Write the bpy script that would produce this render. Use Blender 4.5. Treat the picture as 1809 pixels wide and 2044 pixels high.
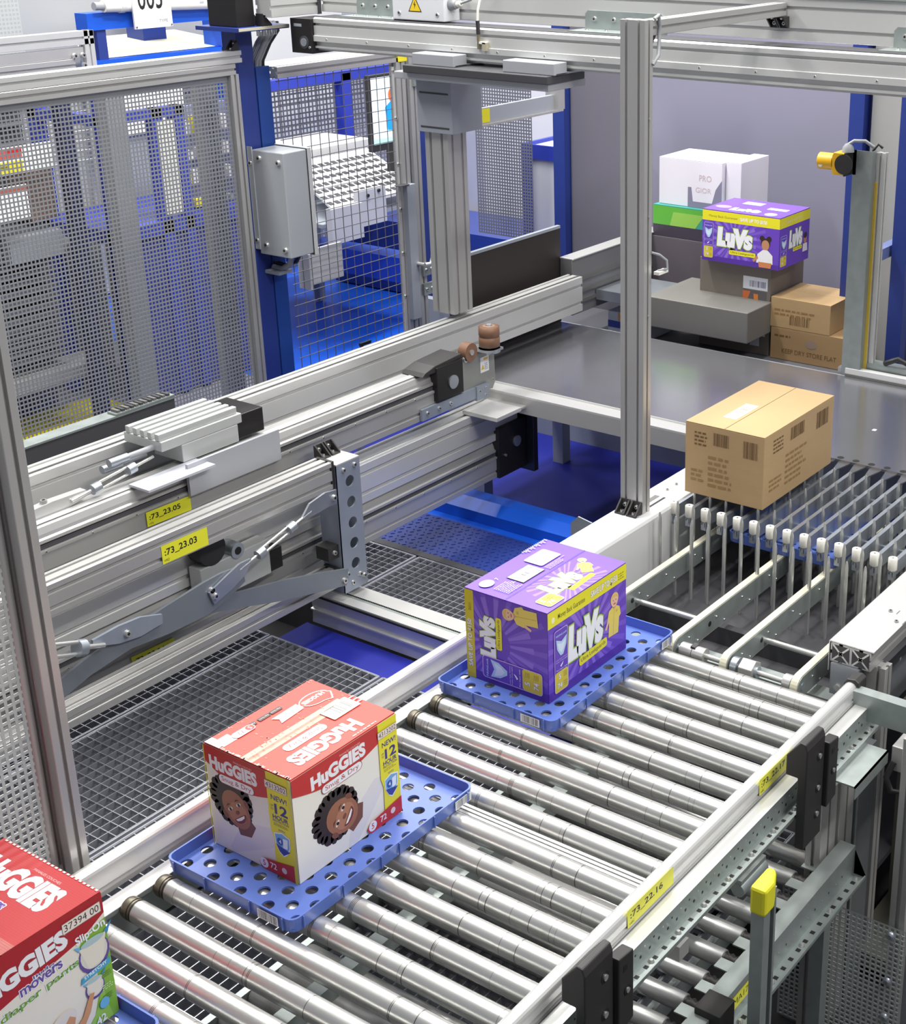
import bpy, bmesh, math, random
from mathutils import Vector, Matrix

for _o in list(bpy.data.objects):
    bpy.data.objects.remove(_o)
SC = bpy.context.scene
COL = SC.collection
PI = math.pi
random.seed(7)

# ------------------------------------------------------------------ camera
cam_d = bpy.data.cameras.new('camera')
cam = bpy.data.objects.new('camera', cam_d)
COL.objects.link(cam)
right = Vector((.554153, -.832414, .000309))
down = Vector((-.298275, -.198914, -.933523))
fwd = Vector((.777140, .517223, -.358517))
m3 = Matrix((right, -down, -fwd)).transposed()
cam.matrix_world = Matrix.Translation((0, 0, 2.06)) @ m3.to_4x4()
cam_d.sensor_fit = 'HORIZONTAL'
cam_d.sensor_width = 36.0
cam_d.lens = 2900.59 / 1809 * 36.0
cam_d.shift_x = (904.5 - 1248.62) / 1809
cam_d.shift_y = (886.91 - 1022.0) / 1809
cam_d.clip_start = .05
cam_d.clip_end = 60
SC.camera = cam

# ------------------------------------------------------------------ light
SC.view_settings.view_transform = 'Standard'
SC.view_settings.look = 'None'
SC.view_settings.gamma = 1.0
SC.view_settings.use_curve_mapping = False
SC.view_settings.exposure = 0.0
wd = bpy.data.worlds.new('hall_light')
SC.world = wd
wd.use_nodes = True
bg = wd.node_tree.nodes['Background']
bg.inputs[0].default_value = (.86, .90, 1.0, 1)
bg.inputs[1].default_value = .30


def ceiling_lamp(x, y, z, sx, sy, power, col=(1, .985, .95)):
    d = bpy.data.lights.new('ceiling_lamp', 'AREA')
    d.shape = 'RECTANGLE'
    d.size = sx
    d.size_y = sy
    d.energy = power
    d.color = col
    o = bpy.data.objects.new('ceiling_lamp', d)
    COL.objects.link(o)
    o.location = (x, y, z)
    return o


for lx, ly, lp in ((2.6, -1.5, 190), (5.2, -1.0, 120), (2.4, 1.9, 70), (4.4, 2.6, 110), (6.8, 1.9, 60),
                   (2.2, 5.2, 120), (4.8, 4.6, 190), (7.4, 5.2, 120), (4.6, 8.2, 150), (7.2, 8.2, 120)):
    ceiling_lamp(lx, ly, 4.4, 1.9, .34, lp)

# ------------------------------------------------------------------ materials


def lin(c):
    r = []
    for v in c[:3]:
        v = v / 255.0
        r.append(v / 12.92 if v <= .04045 else ((v + .055) / 1.055) ** 2.4)
    return (r[0], r[1], r[2], 1)


MATS = {}


def mat(name, col, rough=.5, metal=0.0, noise=0.0, nscale=8.0, emit=0.0, coat=0.0, bump=0.0, bscale=60.0,
        stretch=None, trans=0.0, spec=None):
    if name in MATS:
        return MATS[name]
    m = bpy.data.materials.new(name)
    m.use_nodes = True
    nt = m.node_tree
    b = nt.nodes['Principled BSDF']
    c = lin(col)
    b.inputs['Base Color'].default_value = c
    b.inputs['Roughness'].default_value = rough
    b.inputs['Metallic'].default_value = metal
    if spec is not None:
        b.inputs['Specular IOR Level'].default_value = spec
    if coat:
        b.inputs['Coat Weight'].default_value = coat
        b.inputs['Coat Roughness'].default_value = .12
    if trans:
        b.inputs['Transmission Weight'].default_value = trans
    if emit:
        b.inputs['Emission Color'].default_value = c
        b.inputs['Emission Strength'].default_value = emit
    if noise or bump:
        tc = nt.nodes.new('ShaderNodeTexCoord')
        mp = nt.nodes.new('ShaderNodeMapping')
        nt.links.new(tc.outputs['Object'], mp.inputs[0])
        if stretch:
            mp.inputs['Scale'].default_value = stretch
    if noise:
        n = nt.nodes.new('ShaderNodeTexNoise')
        n.inputs['Scale'].default_value = nscale
        n.inputs['Detail'].default_value = 5
        nt.links.new(mp.outputs[0], n.inputs['Vector'])
        mx = nt.nodes.new('ShaderNodeMix')
        mx.data_type = 'RGBA'
        mx.inputs['A'].default_value = tuple(max(0, v * (1 - noise)) for v in c[:3]) + (1,)
        mx.inputs['B'].default_value = tuple(min(1, v * (1 + noise)) for v in c[:3]) + (1,)
        nt.links.new(n.outputs[0], mx.inputs['Factor'])
        nt.links.new(mx.outputs['Result'], b.inputs['Base Color'])
        mr = nt.nodes.new('ShaderNodeMapRange')
        mr.inputs['To Min'].default_value = max(.03, rough * (1 - noise))
        mr.inputs['To Max'].default_value = min(1, rough * (1 + noise))
        nt.links.new(n.outputs[0], mr.inputs['Value'])
        nt.links.new(mr.outputs[0], b.inputs['Roughness'])
    if bump:
        n2 = nt.nodes.new('ShaderNodeTexNoise')
        n2.inputs['Scale'].default_value = bscale
        nt.links.new(mp.outputs[0], n2.inputs['Vector'])
        bp = nt.nodes.new('ShaderNodeBump')
        bp.inputs['Strength'].default_value = bump
        bp.inputs['Distance'].default_value = .002
        nt.links.new(n2.outputs[0], bp.inputs['Height'])
        nt.links.new(bp.outputs[0], b.inputs['Normal'])
    MATS[name] = m
    return m


ALU = mat('anodised_aluminium', (190, 189, 187), .38, .55, .05, 6)
ALU_L = mat('bright_aluminium', (212, 212, 210), .30, .45, .04, 6)
ALU_D = mat('aluminium_groove', (120, 119, 117), .5, .5)
STEEL = mat('zinc_steel', (176, 182, 190), .34, .75, .12, 14)
ROLL = mat('roller_steel', (206, 206, 203), .30, .78, .14, 9, stretch=(1, .25, 1))
ROLL_CAP = mat('roller_end', (122, 116, 102), .35, .7, .1, 20)
MARK = mat('wear_ring', (96, 94, 90), .4, .8)
STAIN = mat('stainless_sheet', (176, 176, 182), .20, .85, .10, 3)
GALV = mat('galvanised_steel', (160, 168, 166), .42, .6, .18, 25)
GRAYP = mat('grey_paint', (146, 152, 160), .45, 0, .05, 5)
BLACK = mat('black_plastic', (44, 42, 42), .5, 0, .1, 30)
BLACKM = mat('black_anodised', (40, 38, 38), .4, .3)
BLUE = mat('blue_paint', (38, 56, 128), .38, 0, .06, 4)
BLUE_D = mat('deep_blue_paint', (26, 34, 140), .42, 0, .10, 3)
BLUE_B = mat('bright_blue_paint', (18, 84, 200), .4, 0, .06, 3)
TRAYB = mat('blue_tray_plastic', (88, 112, 186), .36, 0, .03, 10)
WHITE = mat('white_paint', (212, 212, 212), .4)
WPLAST = mat('white_plastic', (236, 234, 224), .4, 0, .03, 20)
SCREW = mat('screw_zinc', (222, 222, 218), .25, .8)
GRAT = mat('grating_zinc', (186, 188, 196), .38, .7, .1, 30)
CONC = mat('concrete', (46, 45, 48), .85, 0, .25, 2.5)
WALLG = mat('wall_grey', (168, 168, 176), .6, 0, .03, 2)
KRAFT = mat('kraft_board', (180, 150, 108), .6, 0, .07, 5, bump=.15, bscale=40, stretch=(1, 1, 6))
KRAFT2 = mat('kraft_board_dark', (160, 130, 92), .65, 0, .08, 5)
TAPE = mat('packing_tape', (206, 190, 160), .15, 0, coat=.6)
YELLOW = mat('yellow_paint', (228, 214, 40), .4, 0, .05, 12)
YLAB = mat('yellow_label', (226, 224, 50), .35)
INK = mat('black_ink', (26, 26, 24), .5)
BROWN = mat('brown_rubber', (126, 92, 70), .5, 0, .1, 25)
CREAM = mat('cream_belt', (196, 192, 172), .55, 0, .08, 20)
CABLE = mat('grey_cable', (150, 152, 156), .45)
CABLEK = mat('black_cable', (38, 38, 40), .45)
DGREY = mat('dark_grey_paint', (64, 64, 68), .5, 0, .1, 6)
PANELG = mat('light_grey_panel', (190, 191, 196), .5, 0, .02, 3)
PERF = mat('perforated_grey', (150, 152, 156), .4, .35, .04, 6)
PERFL = mat('perforated_light', (196, 200, 198), .4, .3, .04, 6)

# ------------------------------------------------------------------ mesh builder


class MB:
    def __init__(s):
        s.v = []
        s.f = []
        s.m = []
        s.sm = []
        s.mats = []
        s.cuts = []

    def mi(s, m):
        if m not in s.mats:
            s.mats.append(m)
        return s.mats.index(m)

    def cut(s):
        s.cuts.append((len(s.v), len(s.f)))

    def add(s, vs, fs, m, smooth=False):
        o = len(s.v)
        s.v.extend([tuple(v) for v in vs])
        i = s.mi(m)
        for f in fs:
            s.f.append(tuple(o + k for k in f))
            s.m.append(i)
            s.sm.append(smooth)
        return s

    def box(s, x0, x1, y0, y1, z0, z1, m):
        if x0 > x1: x0, x1 = x1, x0
        if y0 > y1: y0, y1 = y1, y0
        if z0 > z1: z0, z1 = z1, z0
        v = [(x0, y0, z0), (x1, y0, z0), (x1, y1, z0), (x0, y1, z0), (x0, y0, z1), (x1, y0, z1), (x1, y1, z1), (x0, y1, z1)]
        return s.add(v, [(0, 3, 2, 1), (4, 5, 6, 7), (0, 1, 5, 4), (1, 2, 6, 5), (2, 3, 7, 6), (3, 0, 4, 7)], m)

    def obox(s, c, ax, ay, az, m):
        c, ax, ay, az = Vector(c), Vector(ax), Vector(ay), Vector(az)
        v = [c + i * ax + j * ay + k * az for k in (-1, 1) for j in (-1, 1) for i in (-1, 1)]
        return s.add(v, [(0, 2, 3, 1), (4, 5, 7, 6), (0, 1, 5, 4), (1, 3, 7, 5), (3, 2, 6, 7), (2, 0, 4, 6)], m)

    def prism(s, poly, axis, a, b, m):
        n = len(poly)

        def p(t, q):
            return {'x': (t, q[0], q[1]), 'y': (q[0], t, q[1]), 'z': (q[0], q[1], t)}[axis]
        v = [p(a, q) for q in poly] + [p(b, q) for q in poly]
        fs = [(i, (i + 1) % n, n + (i + 1) % n, n + i) for i in range(n)]
        fs += [tuple(range(n - 1, -1, -1)), tuple(range(n, 2 * n))]
        return s.add(v, fs, m)

    def cyl(s, p0, p1, r, m, n=14, r1=None, caps=True):
        p0, p1 = Vector(p0), Vector(p1)
        r1 = r if r1 is None else r1
        d = (p1 - p0).normalized()
        a = d.orthogonal().normalized()
        b = d.cross(a)
        ring = [(math.cos(2 * PI * i / n), math.sin(2 * PI * i / n)) for i in range(n)]
        v = [p0 + r * (c * a + t * b) for c, t in ring] + [p1 + r1 * (c * a + t * b) for c, t in ring]
        s.add(v, [(i, (i + 1) % n, n + (i + 1) % n, n + i) for i in range(n)], m, True)
        if caps:
            s.add(v[:n], [tuple(range(n - 1, -1, -1))], m)
            s.add(v[n:], [tuple(range(n))], m)
        return s

    def tube(s, pts, r, m, n=8):
        pts = [Vector(p) for p in pts]
        rings = []
        prev = None
        for i, p in enumerate(pts):
            d = (pts[min(i + 1, len(pts) - 1)] - pts[max(i - 1, 0)]).normalized()
            a = d.orthogonal().normalized() if prev is None else (prev - d * prev.dot(d)).normalized()
            prev = a
            b = d.cross(a)
            rings.append([p + r * (math.cos(2 * PI * k / n) * a + math.sin(2 * PI * k / n) * b) for k in range(n)])
        v = [q for g in rings for q in g]
        fs = []
        for i in range(len(pts) - 1):
            for k in range(n):
                fs.append((i * n + k, i * n + (k + 1) % n, (i + 1) * n + (k + 1) % n, (i + 1) * n + k))
        s.add(v, fs, m, True)
        s.add(rings[0], [tuple(range(n - 1, -1, -1))], m)
        s.add(rings[-1], [tuple(range(n))], m)
        return s

    def lathe(s, prof, axis, o, n, m):
        """prof: list of (t, r) along axis 'x','y','z' through o"""
        o = Vector(o)
        v = []
        for t, r in prof:
            for k in range(n):
                c, q = r * math.cos(2 * PI * k / n), r * math.sin(2 * PI * k / n)
                v.append(o + Vector({'x': (t, c, q), 'y': (q, t, c), 'z': (c, q, t)}[axis]))
        fs = []
        for i in range(len(prof) - 1):
            for k in range(n):
                fs.append((i * n + k, i * n + (k + 1) % n, (i + 1) * n + (k + 1) % n, (i + 1) * n + k))
        s.add(v, fs, m, True)
        s.add(v[:n], [tuple(range(n - 1, -1, -1))], m)
        s.add(v[-n:], [tuple(range(n))], m)
        return s

    def bolt(s, p, d, r=.006, h=.004, m=None):
        p, d = Vector(p), Vector(d).normalized()
        m = m or SCREW
        s.cut()
        s.cyl(p - d * .0005, p + d * h, r, m, 10, r * .8)
        s.cyl(p + d * h, p + d * (h + .0008), r * .42, BLACKM, 6)
        return s


def smooth_poly(pts):
    return pts


def slot_profile(w, h, nw, nh, slot=.0085, dep=.009, ch=.0015, ow=0.0, oh=0.0):
    """outline of a slotted extrusion, centred at (ow, oh); nw slots on the two w-long faces, nh on the h-long"""
    pts = []
    W, H = w / 2, h / 2

    def side(L, n):
        xs = []
        for i in range(n):
            c = -L / 2 + L * (i + .5) / n
            xs += [(c - slot / 2, 0), (c - slot / 2, dep * .35), (c - slot * .9, dep * .35), (c - slot * .5, dep),
                   (c + slot * .5, dep), (c + slot * .9, dep * .35), (c + slot / 2, dep * .35), (c + slot / 2, 0)]
        return [(-L / 2 + ch, 0)] + xs + [(L / 2 - ch, 0)]
    for (t, d) in side(w, nw): pts.append((t, -H + d))
    for (t, d) in side(h, nh): pts.append((W - d, t))
    for (t, d) in side(w, nw): pts.append((-t, H - d))
    for (t, d) in side(h, nh): pts.append((-W + d, -t))
    return [(a + ow, b + oh) for a, b in pts]


OFF = {}


def link_mesh(name, mb, loc, parent=None, bevel=0.0):
    me = bpy.data.meshes.new(name)
    L = Vector(loc)
    me.from_pydata([tuple(Vector(v) - L) for v in mb.v], [], mb.f)
    for m in mb.mats:
        me.materials.append(m)
    me.polygons.foreach_set('material_index', mb.m)
    me.polygons.foreach_set('use_smooth', mb.sm)
    me.update()
    o = bpy.data.objects.new(name, me)
    COL.objects.link(o)
    if parent is None:
        o.location = L
    else:
        o.parent = parent
    OFF[o.name] = L
    if bevel:
        bv = o.modifiers.new('edge', 'BEVEL')
        bv.width = bevel
        bv.segments = 2
        bv.limit_method = 'ANGLE'
        bv.angle_limit = .9
    return o


def tag(o, label, cat, group=None):
    o['label'] = label
    o['category'] = cat
    if group:
        o['group'] = group
    return o


def thing(name, label, cat, loc, group=None):
    o = bpy.data.objects.new(name, None)
    o.empty_display_size = .05
    COL.objects.link(o)
    o.location = loc
    OFF[o.name] = Vector(loc)
    return tag(o, label, cat, group)


def part(name, mb, parent, bevel=0.0, label=None):
    o = link_mesh(name, mb, OFF[parent.name], parent, bevel)
    if label:
        o['label'] = label
    return o


def part_each(name, mb, parent, bevel=0.0, label=None):
    """one part per separately started piece of the builder"""
    cuts = sorted(set(mb.cuts) | {(0, 0)}) + [(len(mb.v), len(mb.f))]
    for (v0, f0), (v1, f1) in zip(cuts, cuts[1:]):
        if f1 == f0:
            continue
        q = MB()
        q.v = mb.v[v0:v1]
        q.mats = mb.mats
        for k in range(f0, f1):
            q.f.append(tuple(i - v0 for i in mb.f[k]))
            q.m.append(mb.m[k])
            q.sm.append(mb.sm[k])
        part(name, q, parent, bevel, label)


def single(name, mb, label, cat, loc, group=None, bevel=0.0):
    return tag(link_mesh(name, mb, loc, None, bevel), label, cat, group)


def structure(name, mb, loc=(0, 0, 0)):
    o = link_mesh(name, mb, loc)
    o['kind'] = 'structure'
    return o


def dup(root, loc, label=None):
    r = root.copy()
    COL.objects.link(r)
    r.location = loc
    OFF[r.name] = OFF[root.name]
    if label:
        r['label'] = label
    for ch in list(root.children):
        c = ch.copy()
        COL.objects.link(c)
        c.parent = r
        for g in list(ch.children):
            d = g.copy()
            COL.objects.link(d)
            d.parent = c
    return r


def part_copy(src, parent, delta):
    """a copy of a part, shifted by delta, under the same kind of parent"""
    c = src.copy()
    COL.objects.link(c)
    c.parent = parent
    c.location = Vector(src.location) + Vector(delta)
    for g in list(src.children):
        d = g.copy()
        COL.objects.link(d)
        d.parent = c
    return c


def perforated(mb, P, U, V, nu, nv, pitch, hole, m, thick=.0015, skip=None):
    """sheet with nu x nv square holes; P corner, U,V unit vectors"""
    P, U, V = Vector(P), Vector(U), Vector(V)
    N = U.cross(V).normalized() * thick
    b = (pitch - hole)
    vs, fs = [], []

    def quad(a0, a1, c0, c1, off):
        o = len(vs)
        for (a, c) in ((a0, c0), (a1, c0), (a1, c1), (a0, c1)):
            vs.append(P + U * a + V * c + N * off)
        fs.append((o, o + 1, o + 2, o + 3))
    WU = nu * pitch + b
    for j in range(nv + 1):
        quad(0, WU, j * pitch, j * pitch + b, 0)
    for j in range(nv):
        for i in range(nu + 1):
            quad(i * pitch, i * pitch + b, j * pitch + b, (j + 1) * pitch, 0)
    # hole walls
    for j in range(nv):
        for i in range(nu):
            a0, a1, c0, c1 = i * pitch + b, (i + 1) * pitch, j * pitch + b, (j + 1) * pitch
            o = len(vs)
            for off in (0, 1):
                for (a, c) in ((a0, c0), (a1, c0), (a1, c1), (a0, c1)):
                    vs.append(P + U * a + V * c - N * off)
            for k in range(4):
                fs.append((o + k, o + (k + 1) % 4, o + 4 + (k + 1) % 4, o + 4 + k))
    mb.add(vs, fs, m)
    return mb


# ------------------------------------------------------------------ flat print art on faces
TXT = {}


def text_geo(s, bold):
    k = (s, round(bold, 4))
    if k in TXT:
        return TXT[k]
    c = bpy.data.curves.new('txt', 'FONT')
    c.body = s
    c.size = 1.0
    c.offset = bold
    c.resolution_u = 3
    o = bpy.data.objects.new('txt', c)
    COL.objects.link(o)
    dg = bpy.context.evaluated_depsgraph_get()
    me = o.evaluated_get(dg).to_mesh()
    vs = [(v.co.x, v.co.y) for v in me.vertices]
    fs = [tuple(p.vertices) for p in me.polygons]
    o.evaluated_get(dg).to_mesh_clear()
    bpy.data.objects.remove(o)
    bpy.data.curves.remove(c)
    if not vs:
        vs, fs = [(0, 0), (1, 0), (1, 1)], []
    TXT[k] = (vs, fs)
    return TXT[k]


def pm(col):
    return mat('print_%02x%02x%02x' % tuple(col[:3]), col, .42)


class Art:
    def __init__(s, O, U, V, step=.00009, base=.0005):
        s.mb = MB()
        s.O, s.U, s.V = Vector(O), Vector(U).normalized(), Vector(V).normalized()
        s.N = s.U.cross(s.V).normalized()
        s.k = 0
        s.step, s.base = step, base
        s.clip = None

    def put(s, pts, fs, col, same=False):
        if not same:
            s.k += 1
        d = s.base + s.k * s.step
        if s.clip:
            pts = [(min(max(p[0], 0), s.clip[0]), min(max(p[1], 0), s.clip[1])) for p in pts]
        m = col if not isinstance(col, tuple) else pm(col)
        s.mb.add([s.O + s.U * a + s.V * b + s.N * d for a, b in pts], fs, m)

    def poly(s, pts, col, same=False):
        s.put(pts, [tuple(range(len(pts)))], col, same)

    def rect(s, a0, b0, a1, b1, col, same=False):
        s.poly([(a0, b0), (a1, b0), (a1, b1), (a0, b1)], col, same)

    def ell(s, a, b, ra, rb, col, rot=0, n=22, same=False):
        c, t = math.cos(rot), math.sin(rot)
        s.poly([(a + ra * math.cos(q) * c - rb * math.sin(q) * t, b + ra * math.cos(q) * t + rb * math.sin(q) * c)
                for q in [2 * PI * i / n for i in range(n)]], col, same)

    def rrect(s, a0, b0, a1, b1, r, col, rot=0):
        ca, cb = (a0 + a1) / 2, (b0 + b1) / 2
        pts = []
        for (x, y, q) in ((a1 - r, b1 - r, 0), (a0 + r, b1 - r, 1), (a0 + r, b0 + r, 2), (a1 - r, b0 + r, 3)):
            for i in range(6):
                w = PI / 2 * (q + i / 5)
                pts.append((x + r * math.cos(w), y + r * math.sin(w)))
        c, t = math.cos(rot), math.sin(rot)
        s.poly([(ca + (x - ca) * c - (y - cb) * t, cb + (x - ca) * t + (y - cb) * c) for x, y in pts], col)

    def text(s, st, ca, cb, w, h, col, rot=0, bold=.0, outline=None, shear=0.0):
        vs0, _ = text_geo(st, bold)
        x0, x1 = min(v[0] for v in vs0), max(v[0] for v in vs0)
        y0, y1 = min(v[1] for v in vs0), max(v[1] for v in vs0)
        sy = h / max(1e-6, y1 - y0)
        sx = (w / max(1e-6, x1 - x0)) if w else sy
        c, t = math.cos(rot), math.sin(rot)

        def draw(b, cl):
            vs, fs = text_geo(st, b)
            out = []
            for x, y in vs:
                X = (x - (x0 + x1) / 2) * sx
                Y = (y - (y0 + y1) / 2) * sy
                X += shear * Y
                out.append((ca + X * c - Y * t, cb + X * t + Y * c))
            s.put(out, fs, cl)
        if outline:
            for (cl, wd) in (outline if isinstance(outline, list) else [outline]):
                draw(bold + wd, cl)
        draw(bold, col)

    def lines(s, a0, b0, a1, b1, n, col, frac=.45, rot=0):
        """rows of tiny print"""
        dh = (b1 - b0) / n
        pts, fs = [], []
        rnd = random.Random(int(a0 * 9999 + b0 * 777))
        ca, cb = (a0 + a1) / 2, (b0 + b1) / 2
        c, t = math.cos(rot), math.sin(rot)
        for i in range(n):
            y = b0 + dh * i
            x = a0
            end = a1 - (a1 - a0) * rnd.uniform(0, .3)
            while x < end:
                w = dh * rnd.uniform(.5, 1.7)
                q = len(pts)
                for (p, r) in ((x, y), (min(x + w, end), y), (min(x + w, end), y + dh * frac), (x, y + dh * frac)):
                    pts.append((ca + (p - ca) * c - (r - cb) * t, cb + (p - ca) * t + (r - cb) * c))
                fs.append((q, q + 1, q + 2, q + 3))
                x += w + dh * .35
        s.put(pts, fs, col)

    def bars(s, a0, b0, a1, b1, col, vert=True, n=26, seed=1):
        """a barcode"""
        rnd = random.Random(seed)
        pts, fs = [], []
        L = (a1 - a0) if vert else (b1 - b0)
        x = 0
        while x < L:
            w = L / n * rnd.choice((.35, .5, .9))
            e = min(x + w, L)
            q = len(pts)
            if vert:
                pts += [(a0 + x, b0), (a0 + e, b0), (a0 + e, b1), (a0 + x, b1)]
            else:
                pts += [(a0, b0 + x), (a1, b0 + x), (a1, b0 + e), (a0, b0 + e)]
            fs.append((q, q + 1, q + 2, q + 3))
            x += w + L / n * rnd.choice((.35, .6, .8))
        s.put(pts, fs, col)

    def rays(s, ca, cb, r0, r1, n, col, clip):
        """sunburst wedges clipped to the rectangle clip"""
        a0, b0, a1, b1 = clip
        pts, fs = [], []
        for i in range(n):
            w0 = 2 * PI * (i + .1) / n
            w1 = 2 * PI * (i + .48) / n
            q = len(pts)
            for (w, r) in ((w0, r0), (w0, r1), (w1, r1), (w1, r0)):
                pts.append((min(max(ca + r * math.cos(w), a0), a1), min(max(cb + r * math.sin(w), b0), b1)))
            fs.append((q, q + 1, q + 2, q + 3))
        s.put(pts, fs, col)

    def done(s, name, parent, label=None):
        return part(name, s.mb, parent, 0, label)


def sticker(name, parent, O, U, V, w, h, txt, sub, bend=0.0):
    """yellow equipment label: big number, small suffix"""
    a = Art(O, U, V)
    a.rect(0, 0, w, h, YLAB)
    a.text(txt, w * .41, h * .56, w * .70, h * .42, INK, bold=.022)
    a.text(sub, w * .09, h * .16, w * .11, h * .15, INK)
    return a.done(name, parent, 'yellow label with black number')
# ------------------------------------------------------------------ setting
FZ = -.45      # top of the grating floor
m = MB(); m.box(-1.5, 11, -3, 11, -1.06, -1.0, CONC); structure('floor', m)
m = MB(); m.box(9.2, 9.3, -3, 11, -1.0, 4.6, WALLG); structure('wall_back', m)
m = MB(); m.box(-1.5, 9.2, 10.2, 10.3, -1.0, 4.6, WALLG); structure('wall_left', m)


def grating(x0, x1, y0, y1, label, p=.0357):
    t = thing('floor_grating', label, 'grating', (x0, y0, FZ - .03), 'steel floor gratings')
    b = MB()
    nx = int(round((y1 - y0) / p))
    ny = int(round((x1 - x0) / p))
    for i in range(nx + 1):
        y = y0 + (y1 - y0) * i / nx
        b.box(x0, x1, y - .0012, y + .0012, FZ - .03, FZ, GRAT)
    part('bearing_bars', b, t)
    b = MB()
    for i in range(ny + 1):
        x = x0 + (x1 - x0) * i / ny
        b.box(x - .0014, x + .0014, y0, y1, FZ - .012, FZ - .0004, GRAT)
    part('cross_bars', b, t)
    b = MB()
    for y in (y0 - .006, y1 + .006):
        b.box(x0 - .004, x1 + .004, y - .003, y + .003, FZ - .032, FZ + .0005, GRAT)
    for x in (x0 - .004, x1 + .004):
        b.box(x - .002, x + .002, y0 - .006, y1 + .006, FZ - .032, FZ + .0005, GRAT)
    part('edge_frame', b, t)
    return t


g1 = grating(.60, 3.14, 3.105, 3.61, 'dark floor grating left of the conveyor, under the aluminium beams')
b = MB(); b.box(2.66, 2.82, 3.19, 3.225, FZ + .001, FZ + .006, STEEL)
for x in (2.68, 2.80): b.bolt((x, 3.207, FZ + .006), (0, 0, 1), .007, .004)
part('clamp_plate', b, g1, .001)
grating(.60, 3.14, 1.52, 3.075, 'dark floor grating running beneath the roller conveyor')
grating(.60, 3.14, 3.635, 4.78, 'floor grating behind the aluminium beams along the perforated fence')
grating(3.49, 3.93, 2.60, 3.605, 'bright floor grating square between the floor belt axis and the purple box')
grating(3.49, 3.93, 3.635, 4.78, 'floor grating strip left of the bright square, under the low beam')
m = MB(); m.box(3.945, 3.985, 2.3, 4.78, -1.0, FZ - .002, DGREY); m.box(3.15, 3.165, 2.3, 4.78, -1.0, FZ - .02, DGREY)
single('steel_edging', m, 'dark steel curb edging the bright floor grating', 'curb', (3.965, 3.5, -1.0))

# blue steel deck in the pit
m = MB(); m.box(3.165, 3.32, 2.42, 3.62, -.60, FZ - .025, BLUE_D)
single('floor_girder', m, 'dark blue floor beam in front of the floor belt axis', 'beam', (3.24, 3.0, -.6))
m = MB()
m.box(3.99, 4.30, 2.56, 4.6, FZ - .02, FZ - .01, BLUE)
rr = random.Random(3)
for i in range(11):
    for j in range(54):
        x, y = 4.005 + i * .028, 2.58 + j * .028 + (.014 if i % 2 else 0)
        s = 1 if (i + j) % 2 else -1
        m.obox((x, y, FZ - .009), (.006, .006 * s, 0), (-.0018 * s, .0018, 0), (0, 0, .0016), BLUE)
single('checker_plate', m, 'blue tread plate lying behind the bright floor grating', 'plate', (4.14, 3.5, FZ - .02))
m = MB(); m.prism([(4.30, FZ - .02), (4.36, FZ - .02), (4.36, FZ + .03), (4.43, FZ + .055), (4.50, FZ + .055), (4.50, FZ - .1), (4.30, FZ - .1)], 'y', 2.56, 4.6, BLUE_B)
single('floor_girder', m, 'bright blue steel cross beam behind the blue tread plate', 'beam', (4.4, 3.5, FZ - .1))
m = MB(); m.box(4.50, 6.2, 2.0, 5.0, FZ - .12, FZ - .1, BLUE_D)
m.box(5.55, 5.60, 2.0, 5.0, FZ - .1, .05, GRAYP)
m.box(3.20, 4.3, 1.4, 2.56, FZ - .3, FZ - .28, DGREY)
single('pit_plate', m, 'dark blue steel floor of the pit below the steel table', 'floor plate', (5.2, 3.5, FZ - .12))

# ------------------------------------------------------------------ roller conveyor
RR = .0262
conv = thing('roller_conveyor', 'roller conveyor of bright steel rollers carrying the blue trays', 'conveyor', (2.2, 1.88, -.45))


def roller_mesh(y0, y1, r, seed, cap=True):
    rd = random.Random(seed)
    b = MB()
    L = y1 - y0
    e = .036
    prof = [(y0, r * .55), (y0 + .001, r * .96), (y0 + .004, r)]
    b.lathe(prof + [(y1 - e, r)], 'y', (0, 0, 0), 28, ROLL)
    # grooves next to the drive head, then the head
    b.lathe([(y1 - e, r * .93), (y1 - e + .006, r * .93)], 'y', (0, 0, 0), 28, MARK)
    b.lathe([(y1 - e + .006, r), (y1 - e + .010, r)], 'y', (0, 0, 0), 28, ROLL_CAP)
    b.lathe([(y1 - e + .010, r * .93), (y1 - e + .014, r * .93)], 'y', (0, 0, 0), 28, MARK)
    b.lathe([(y1 - e + .014, r), (y1 - .008, r), (y1 - .003, r * .93), (y1, r * .75), (y1 + .001, r * .3)], 'y', (0, 0, 0), 28, ROLL_CAP)
    b.cyl((0, y1, 0), (0, y1 + .022, 0), .006, STEEL, 8)
    b.cyl((0, y0, 0), (0, y0 - .05, 0), .006, STEEL, 8)
    for i in range(rd.randint(5, 9)):
        y = y1 - e - L * rd.uniform(.01, .96)
        b.lathe([(y, r + .00015), (y + rd.choice((.0006, .0008, .0016)), r + .00015)], 'y', (0, 0, 0), 28, MARK)
    y = y1 - L * rd.uniform(.33, .55)
    for k in range(rd.randint(2, 4)):
        b.lathe([(y + k * .0035, r + .0002), (y + k * .0035 + .0013, r + .0002)], 'y', (0, 0, 0), 28, MARK)
    y = y0 + L * rd.choice((.18, .22, .3))
    b.lathe([(y, r + .0002), (y + .0022, r + .0002)], 'y', (0, 0, 0), 28, MARK)
    return b


xs_roll = [3.145 - .0926 * i for i in range(10)] + [2.202 - .0905 * i for i in range(14)]
protos = []
for i, x in enumerate(xs_roll):
    if i < 6:
        b = roller_mesh(1.415, 2.352, RR, 40 + i)
        for k in range(len(b.v)): b.v[k] = (b.v[k][0] + x, b.v[k][1], b.v[k][2] - RR)
        protos.append(part('roller', b, conv))
    else:
        part_copy(protos[(i * 5) % 6], conv, (x - xs_roll[(i * 5) % 6], 0, 0))
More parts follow.
